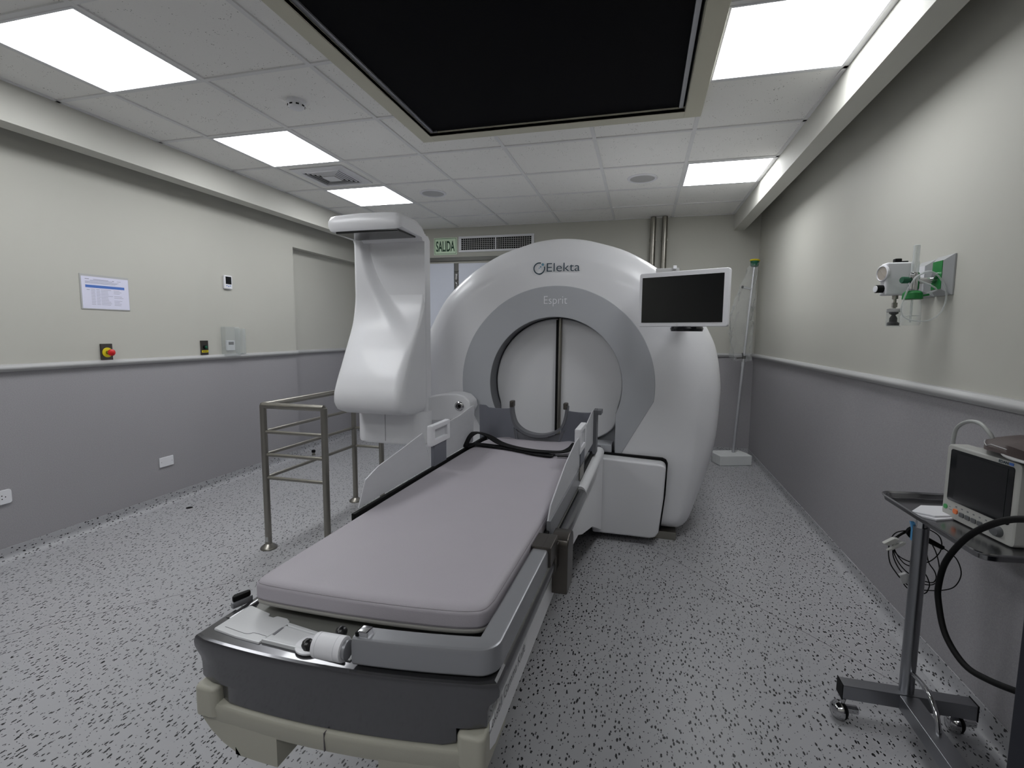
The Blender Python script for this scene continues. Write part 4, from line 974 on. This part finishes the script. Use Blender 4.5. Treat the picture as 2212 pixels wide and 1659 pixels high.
# ================================================================== MAYO STAND AND MONITOR
tv = thing('instrument_trolley', 'chrome instrument trolley with a steel tray by the right wall', 'trolley', (3.06, -4.0, 0))
mb = MB(); mb.box(2.868, 3.25, -4.026, -3.978, .075, .125, .003); obj('base_bar', mb, 'satin', tv, world=True)
mb = MB(); mb.box(2.8665, 2.869, -4.028, -3.976, .073, .127, .0005); obj('end_cap', mb, 'black', tv, world=True); mb = MB(); mb.box(3.249, 3.2515, -4.028, -3.976, .073, .127, .0005); obj('end_cap', mb, 'black', tv, world=True)
mb = MB(); mb.prism([(3.032, -4.026), (3.032, -4.46), (3.08, -4.46), (3.088, -4.026)], 'z', .076, .123, .002); obj('front_leg', mb, 'satin', tv, world=True)
mb = MB(); mb.tube([(3.062, -4.0, .11), (3.062, -4.0, .69)], .021, 24); obj('column', mb, 'satin', tv, world=True)
mb = MB(); mb.tube([(3.062, -4.0, .66), (3.062, -4.0, .722)], .016, 20); mb.box(3.04, 3.27, -4.012, -3.988, .716, .722); obj('inner_column', mb, 'chrome', tv, world=True)
mb = MB(); mb.tube([(3.066, -4.02, .2), (3.066, -4.08, .205), (3.066, -4.13, .195), (3.066, -4.165, .165), (3.066, -4.18, .13), (3.066, -4.18, .115)], .0075, 12, smooth=5); obj('foot_pedal_rod', mb, 'chrome', tv, world=True)
for (x, y, a) in ((2.865, -4.02, .4), (3.215, -3.985, .2), (3.06, -4.46, 1.0)):
    mb = MB(); ax = axis_m((x - .0, y, .031), (math.cos(a), math.sin(a), 0))
    mb.lathe([(.012, -.018), (.024, -.015), (.03, -.006), (.0305, .006), (.024, .015), (.012, .018)], 26, mtx=ax); c__ = obj('caster', mb, 'black', tv, world=True)
    mb = MB(); mb.lathe([(.001, -.021), (.016, -.02), (.026, -.012), (.0315, 0), (.026, .006)], 26, mtx=ax @ Matrix.Translation((0, 0, -.004))); mb.tube([(x, y, .04), (x + .01, y, .075)], .008, 12); mb.box(x + .005, x + .055, y - .012, y + .012, .03, .05, .004); obj('caster_hood', mb, 'chrome', c__, world=True)
# tray
def trp(off):
    q = [Vector((3.018 + off, -3.80 - off, 0)), Vector((3.036 + off, -4.335 + off, 0)), Vector((3.300 - off, -4.30 + off, 0)), Vector((3.300 - off, -3.77 - off, 0))]
    out = []
    for i in range(4):
        a, b_, c = q[i - 1], q[i], q[(i + 1) % 4]; r = .045 - off * .6; d1 = (a - b_).normalized() * r; d2 = (c - b_).normalized() * r
        for k in range(7):
            f = k / 6; out.append((b_ + d1) * (1 - f) ** 2 + b_ * 2 * f * (1 - f) + (b_ + d2) * f * f)
    return out
lvl = [(.03, .7225), (.012, .7225), (.008, .726), (.006, .74), (-.002, .7445), (-.004, .742), (-.002, .738), (.002, .736), (.004, .724), (.012, .7195), (.03, .7195)]
mb = MB(); mb.loft([[(p.x, p.y, z) for p in trp(o_)] for o_, z in lvl]); ty = obj('tray', mb, 'traysteel', tv, world=True, angle=50)
# folded cloth on the tray
mb = MB()
mb.loft([[(x, y, z) for x, y in ((3.035, -3.985), (3.10, -3.90), (3.19, -3.885), (3.17, -3.99), (3.085, -4.03))] for z in (.7232, .728)]); mb.loft([[(x, y, z) for x, y in ((3.04, -3.98), (3.10, -3.905), (3.19, -3.89), (3.165, -3.985), (3.09, -4.01))] for z in (.7285, .733)])
o = obj('folded_cloth', mb, 'linen', None, angle=30); tag(o, 'folded white gauze cloth lying on the steel tray', 'cloth')
# patient monitor
am = math.atan2(-.992, .129)
pmn = thing('patient_monitor', 'pale grey patient monitor with a black screen standing on the tray', 'patient monitor', (3.135, -3.95, .7235), am)
mb = MB()
secs = []
for y, i_n in ((0, .006), (.004, .001), (.012, 0), (.05, 0), (.055, .004), (.125, .012), (.132, .02)):
    secs.append([(x, y, z) for x, z in rrect(i_n, .272 - i_n, i_n * .6, .235 - i_n, .014, 4)])
mb.loft(secs); obj('case', mb, 'medgrey', pmn, angle=40)
mb = MB(); mb.prism(rrect(.022, .255, .058, .222, .008), 'y', -.0015, .001, .0005); obj('screen', mb, 'screen', pmn)
mb = MB(); mb.box(.05, .235, -.0022, -.0014, .066, .214); obj('display', mb, 'blackshiny', pmn, smooth=False)
mb = MB(); mb.lathe([(.0075, 0), (.0075, .003), (.001, .0035)], 20, mtx=axis_m((.02, 0, .033), (0, -1, 0))); obj('green_button', mb, 'greenbtn', pmn)
mb = MB(); mb.prism(rrect(.054, .072, .022, .038, .006), 'y', -.004, 0, .001); obj('orange_button', mb, 'orange', pmn)
for k in range(5):
    x = .079 + k * .0235; mb = MB(); mb.prism(rrect(x, x + .018, .02, .034, .003), 'y', -.0035, 0, .001); obj('grey_button', mb, 'button', pmn)
mb = MB(); mb.lathe([(.015, 0), (.015, .006), (.012, .014), (.001, .015)], 26, mtx=axis_m((.225, 0, .03), (0, -1, 0))); mb.lathe([(.011, 0), (.011, .005)], 20, mtx=axis_m((.207, 0, .027), (0, -1, 0))); obj('dial', mb, 'button', pmn)
mb = MB()
for k in range(6): mb.box(.06 + k * .023, .066 + k * .023, -.0006, 0, .043, .047)
mb.box(.034, .04, -.0006, 0, .036, .038); mb.box(.034, .046, -.0006, 0, .028, .03)
obj('icon_print', mb, 'textgrey', pmn, smooth=False)
mt_ = text_mb('EDAN', .032, .0075, face_m((.2, 0, .2245), (1, 0, 0), (0, 0, 1)), offset=.03, depth=.0008)
obj('maker_lettering', mt_, 'logo', pmn, smooth=False)
mb = MB(); mb.box(.234, .249, -.0008, 0, .2245, .232); obj('maker_badge', mb, 'blue', pmn, smooth=False)
mb = MB(); mb.tube([(-.001, .03, .2), (-.016, .028, .203)], .003, 8); obj('side_lug', mb, 'chrome', pmn)
# grey hose arching over it
mb = MB(); mb.tube([(3.21, -3.935, .84), (3.205, -3.885, .875), (3.2, -3.857, .93), (3.2, -3.856, .965), (3.2, -3.868, .997), (3.2, -3.908, 1.022), (3.2, -3.953, 1.032), (3.2, -3.992, 1.028), (3.205, -4.022, 1.006), (3.21, -4.03, .985)], .006, 12, smooth=5)
o = obj('air_hose', mb, 'greyhose', None); tag(o, 'grey air hose arching above the patient monitor', 'hose')
# brown cuff on top
cf = thing('pressure_cuff', 'brown blood pressure cuff folded on top of the patient monitor', 'blood pressure cuff', (3.235, -4.1, .9600))
mb = MB(); nn = 16; secs = []
for k in range(nn + 1):
    f = k / nn; y = .115 - .36 * f
    w_ = .018 + .06 * min(1, f * 3); th = .008 + .016 * min(1, f * 3.0); zc = .018 + .012 * math.sin(f * 3)
    secs.append([(-w_ - .01 * math.sin(f * 5), y, zc - th * .6 if k else zc), (w_ * .4, y, zc - th), (w_, y, zc - th * .4 + .004), (w_ * .9, y, zc + th), (0, y + .0, zc + th * 1.4), (-w_, y, zc + th * .5)])
mb.loft(secs); obj('wrap', mb, 'brown', cf, angle=60)
mb = MB(); mb.tube([(-.07, -.05, .022), (-.078, -.08, .013), (-.08, -.12, .011), (-.08, -.17, .013)], .008, 10, smooth=4, flat=.5); obj('cuff_lining', mb, 'rail', cf)
mb = MB(); mb.tube([(-.052, .06, .03), (-.075, .02, .03), (-.086, -.01, .026), (-.087, -.03, .034), (-.09, -.1, .034)], .0012, 6); obj('print_line', mb, 'rail', cf)
# thick black hose hanging in front of the trolley
mb = MB(); mb.tube([(2.97, -4.95, .93), (2.97, -4.80, .945), (2.97, -4.66, .935), (2.97, -4.567, .915), (2.97, -4.484, .875), (2.97, -4.393, .805), (2.97, -4.32, .712), (2.97, -4.297, .636), (2.97, -4.303, .587), (2.972, -4.342, .518), (2.978, -4.416, .485), (2.995, -4.478, .49), (3.03, -4.54, .505), (3.06, -4.575, .51), (3.08, -4.592, .51)], .0075, 14, smooth=6)
o = obj('power_cable', mb, 'black', None); tag(o, 'thick black cable curving in front of the trolley at the right edge', 'cable')
# coiled sensor cables hung behind the column
cc = thing('sensor_cable_coil', 'coil of thin dark sensor cables hanging behind the trolley column', 'cable coil', (3.06, -3.955, .66))
paths = [[(3.047, .659), (3.018, .645), (3.003, .617), (2.997, .58), (3.001, .543), (3.02, .512), (3.039, .49), (3.072, .462), (3.108, .455), (3.158, .464), (3.188, .486), (3.2, .532), (3.188, .576), (3.168, .597), (3.14, .615), (3.1, .64)],
         [(3.048, .654), (3.016, .623), (3.011, .591), (3.031, .565), (3.071, .552), (3.112, .557), (3.143, .583), (3.152, .613), (3.138, .647), (3.1, .67), (3.07, .672)],
         [(3.05, .65), (3.02, .625), (3.013, .59), (3.04, .548), (3.072, .532), (3.11, .513), (3.127, .485), (3.127, .467), (3.109, .446), (3.06, .46), (3.04, .49)],
         [(3.05, .648), (3.022, .63), (3.012, .6), (3.02, .565), (3.05, .52), (3.09, .49), (3.133, .481), (3.141, .5), (3.133, .527), (3.115, .557), (3.107, .61), (3.09, .65)],
         [(3.05, .652), (3.025, .635), (3.015, .6), (3.022, .555), (3.045, .51), (3.07, .49), (3.11, .475), (3.14, .485), (3.15, .53), (3.143, .58), (3.125, .62)]]
for i, pth in enumerate(paths):
    mb = MB(); mb.tube([(x, -3.955 + .004 * i + .01 * math.sin(k + i), z) for k, (x, z) in enumerate(pth)], .0018, 6, smooth=5); obj('cable_loop', mb, 'black', cc, world=True)
mb = MB(); mb.tube([(3.055, -3.96, .657), (3.10, -3.962, .635), (3.145, -3.962, .613)], [.011, .009, .007], 12); mb.lathe([(.012, -.006), (.02, -.006), (.02, .006), (.012, .006)], 20, mtx=axis_m((3.06, -3.96, .655), (0, 1, .2))); obj('cable_plug', mb, 'black', cc, world=True)
mb = MB(); mb.loft([[(3.039, y, .698), (3.05, y, .698), (3.054, y, .672), (3.056, y, .64), (3.045, y, .636), (3.045, y, .672)] for y in (-3.985, -3.975)]); obj('blue_strap', mb, 'bluestrap', cc, world=True)
mb = MB(); mb.prism([(2.974, .61), (3.004, .632), (3.02, .63), (3.01, .612), (2.99, .604)], 'y', -3.97, -3.952, .003); mb.prism([(2.986, .586), (3.03, .622), (3.042, .618), (3.03, .607), (3.0, .588)], 'y', -3.968, -3.954, .003); obj('finger_clip', mb, 'medgrey', cc, world=True)
mb = MB(); mb.prism([(3.03, .505), (3.05, .515), (3.062, .505), (3.055, .48), (3.04, .475)], 'y', -3.965, -3.95, .003); obj('sensor_tab', mb, 'rail', cc, world=True)

# dark cabinet whose edge shows at the lower right corner of the picture
cb = thing('equipment_cabinet', 'dark navy cabinet edge at the lower right corner of the picture', 'cabinet', (3.2, -4.72, 0))
mb = MB(); mb.box(2.966, 3.31, -5.1, -4.60, .02, .87, .006); obj('body', mb, 'navy', cb, world=True)
mb = MB(); mb.box(2.975, 3.30, -5.09, -4.62, 0.0005, .022); obj('plinth', mb, 'black', cb, world=True)
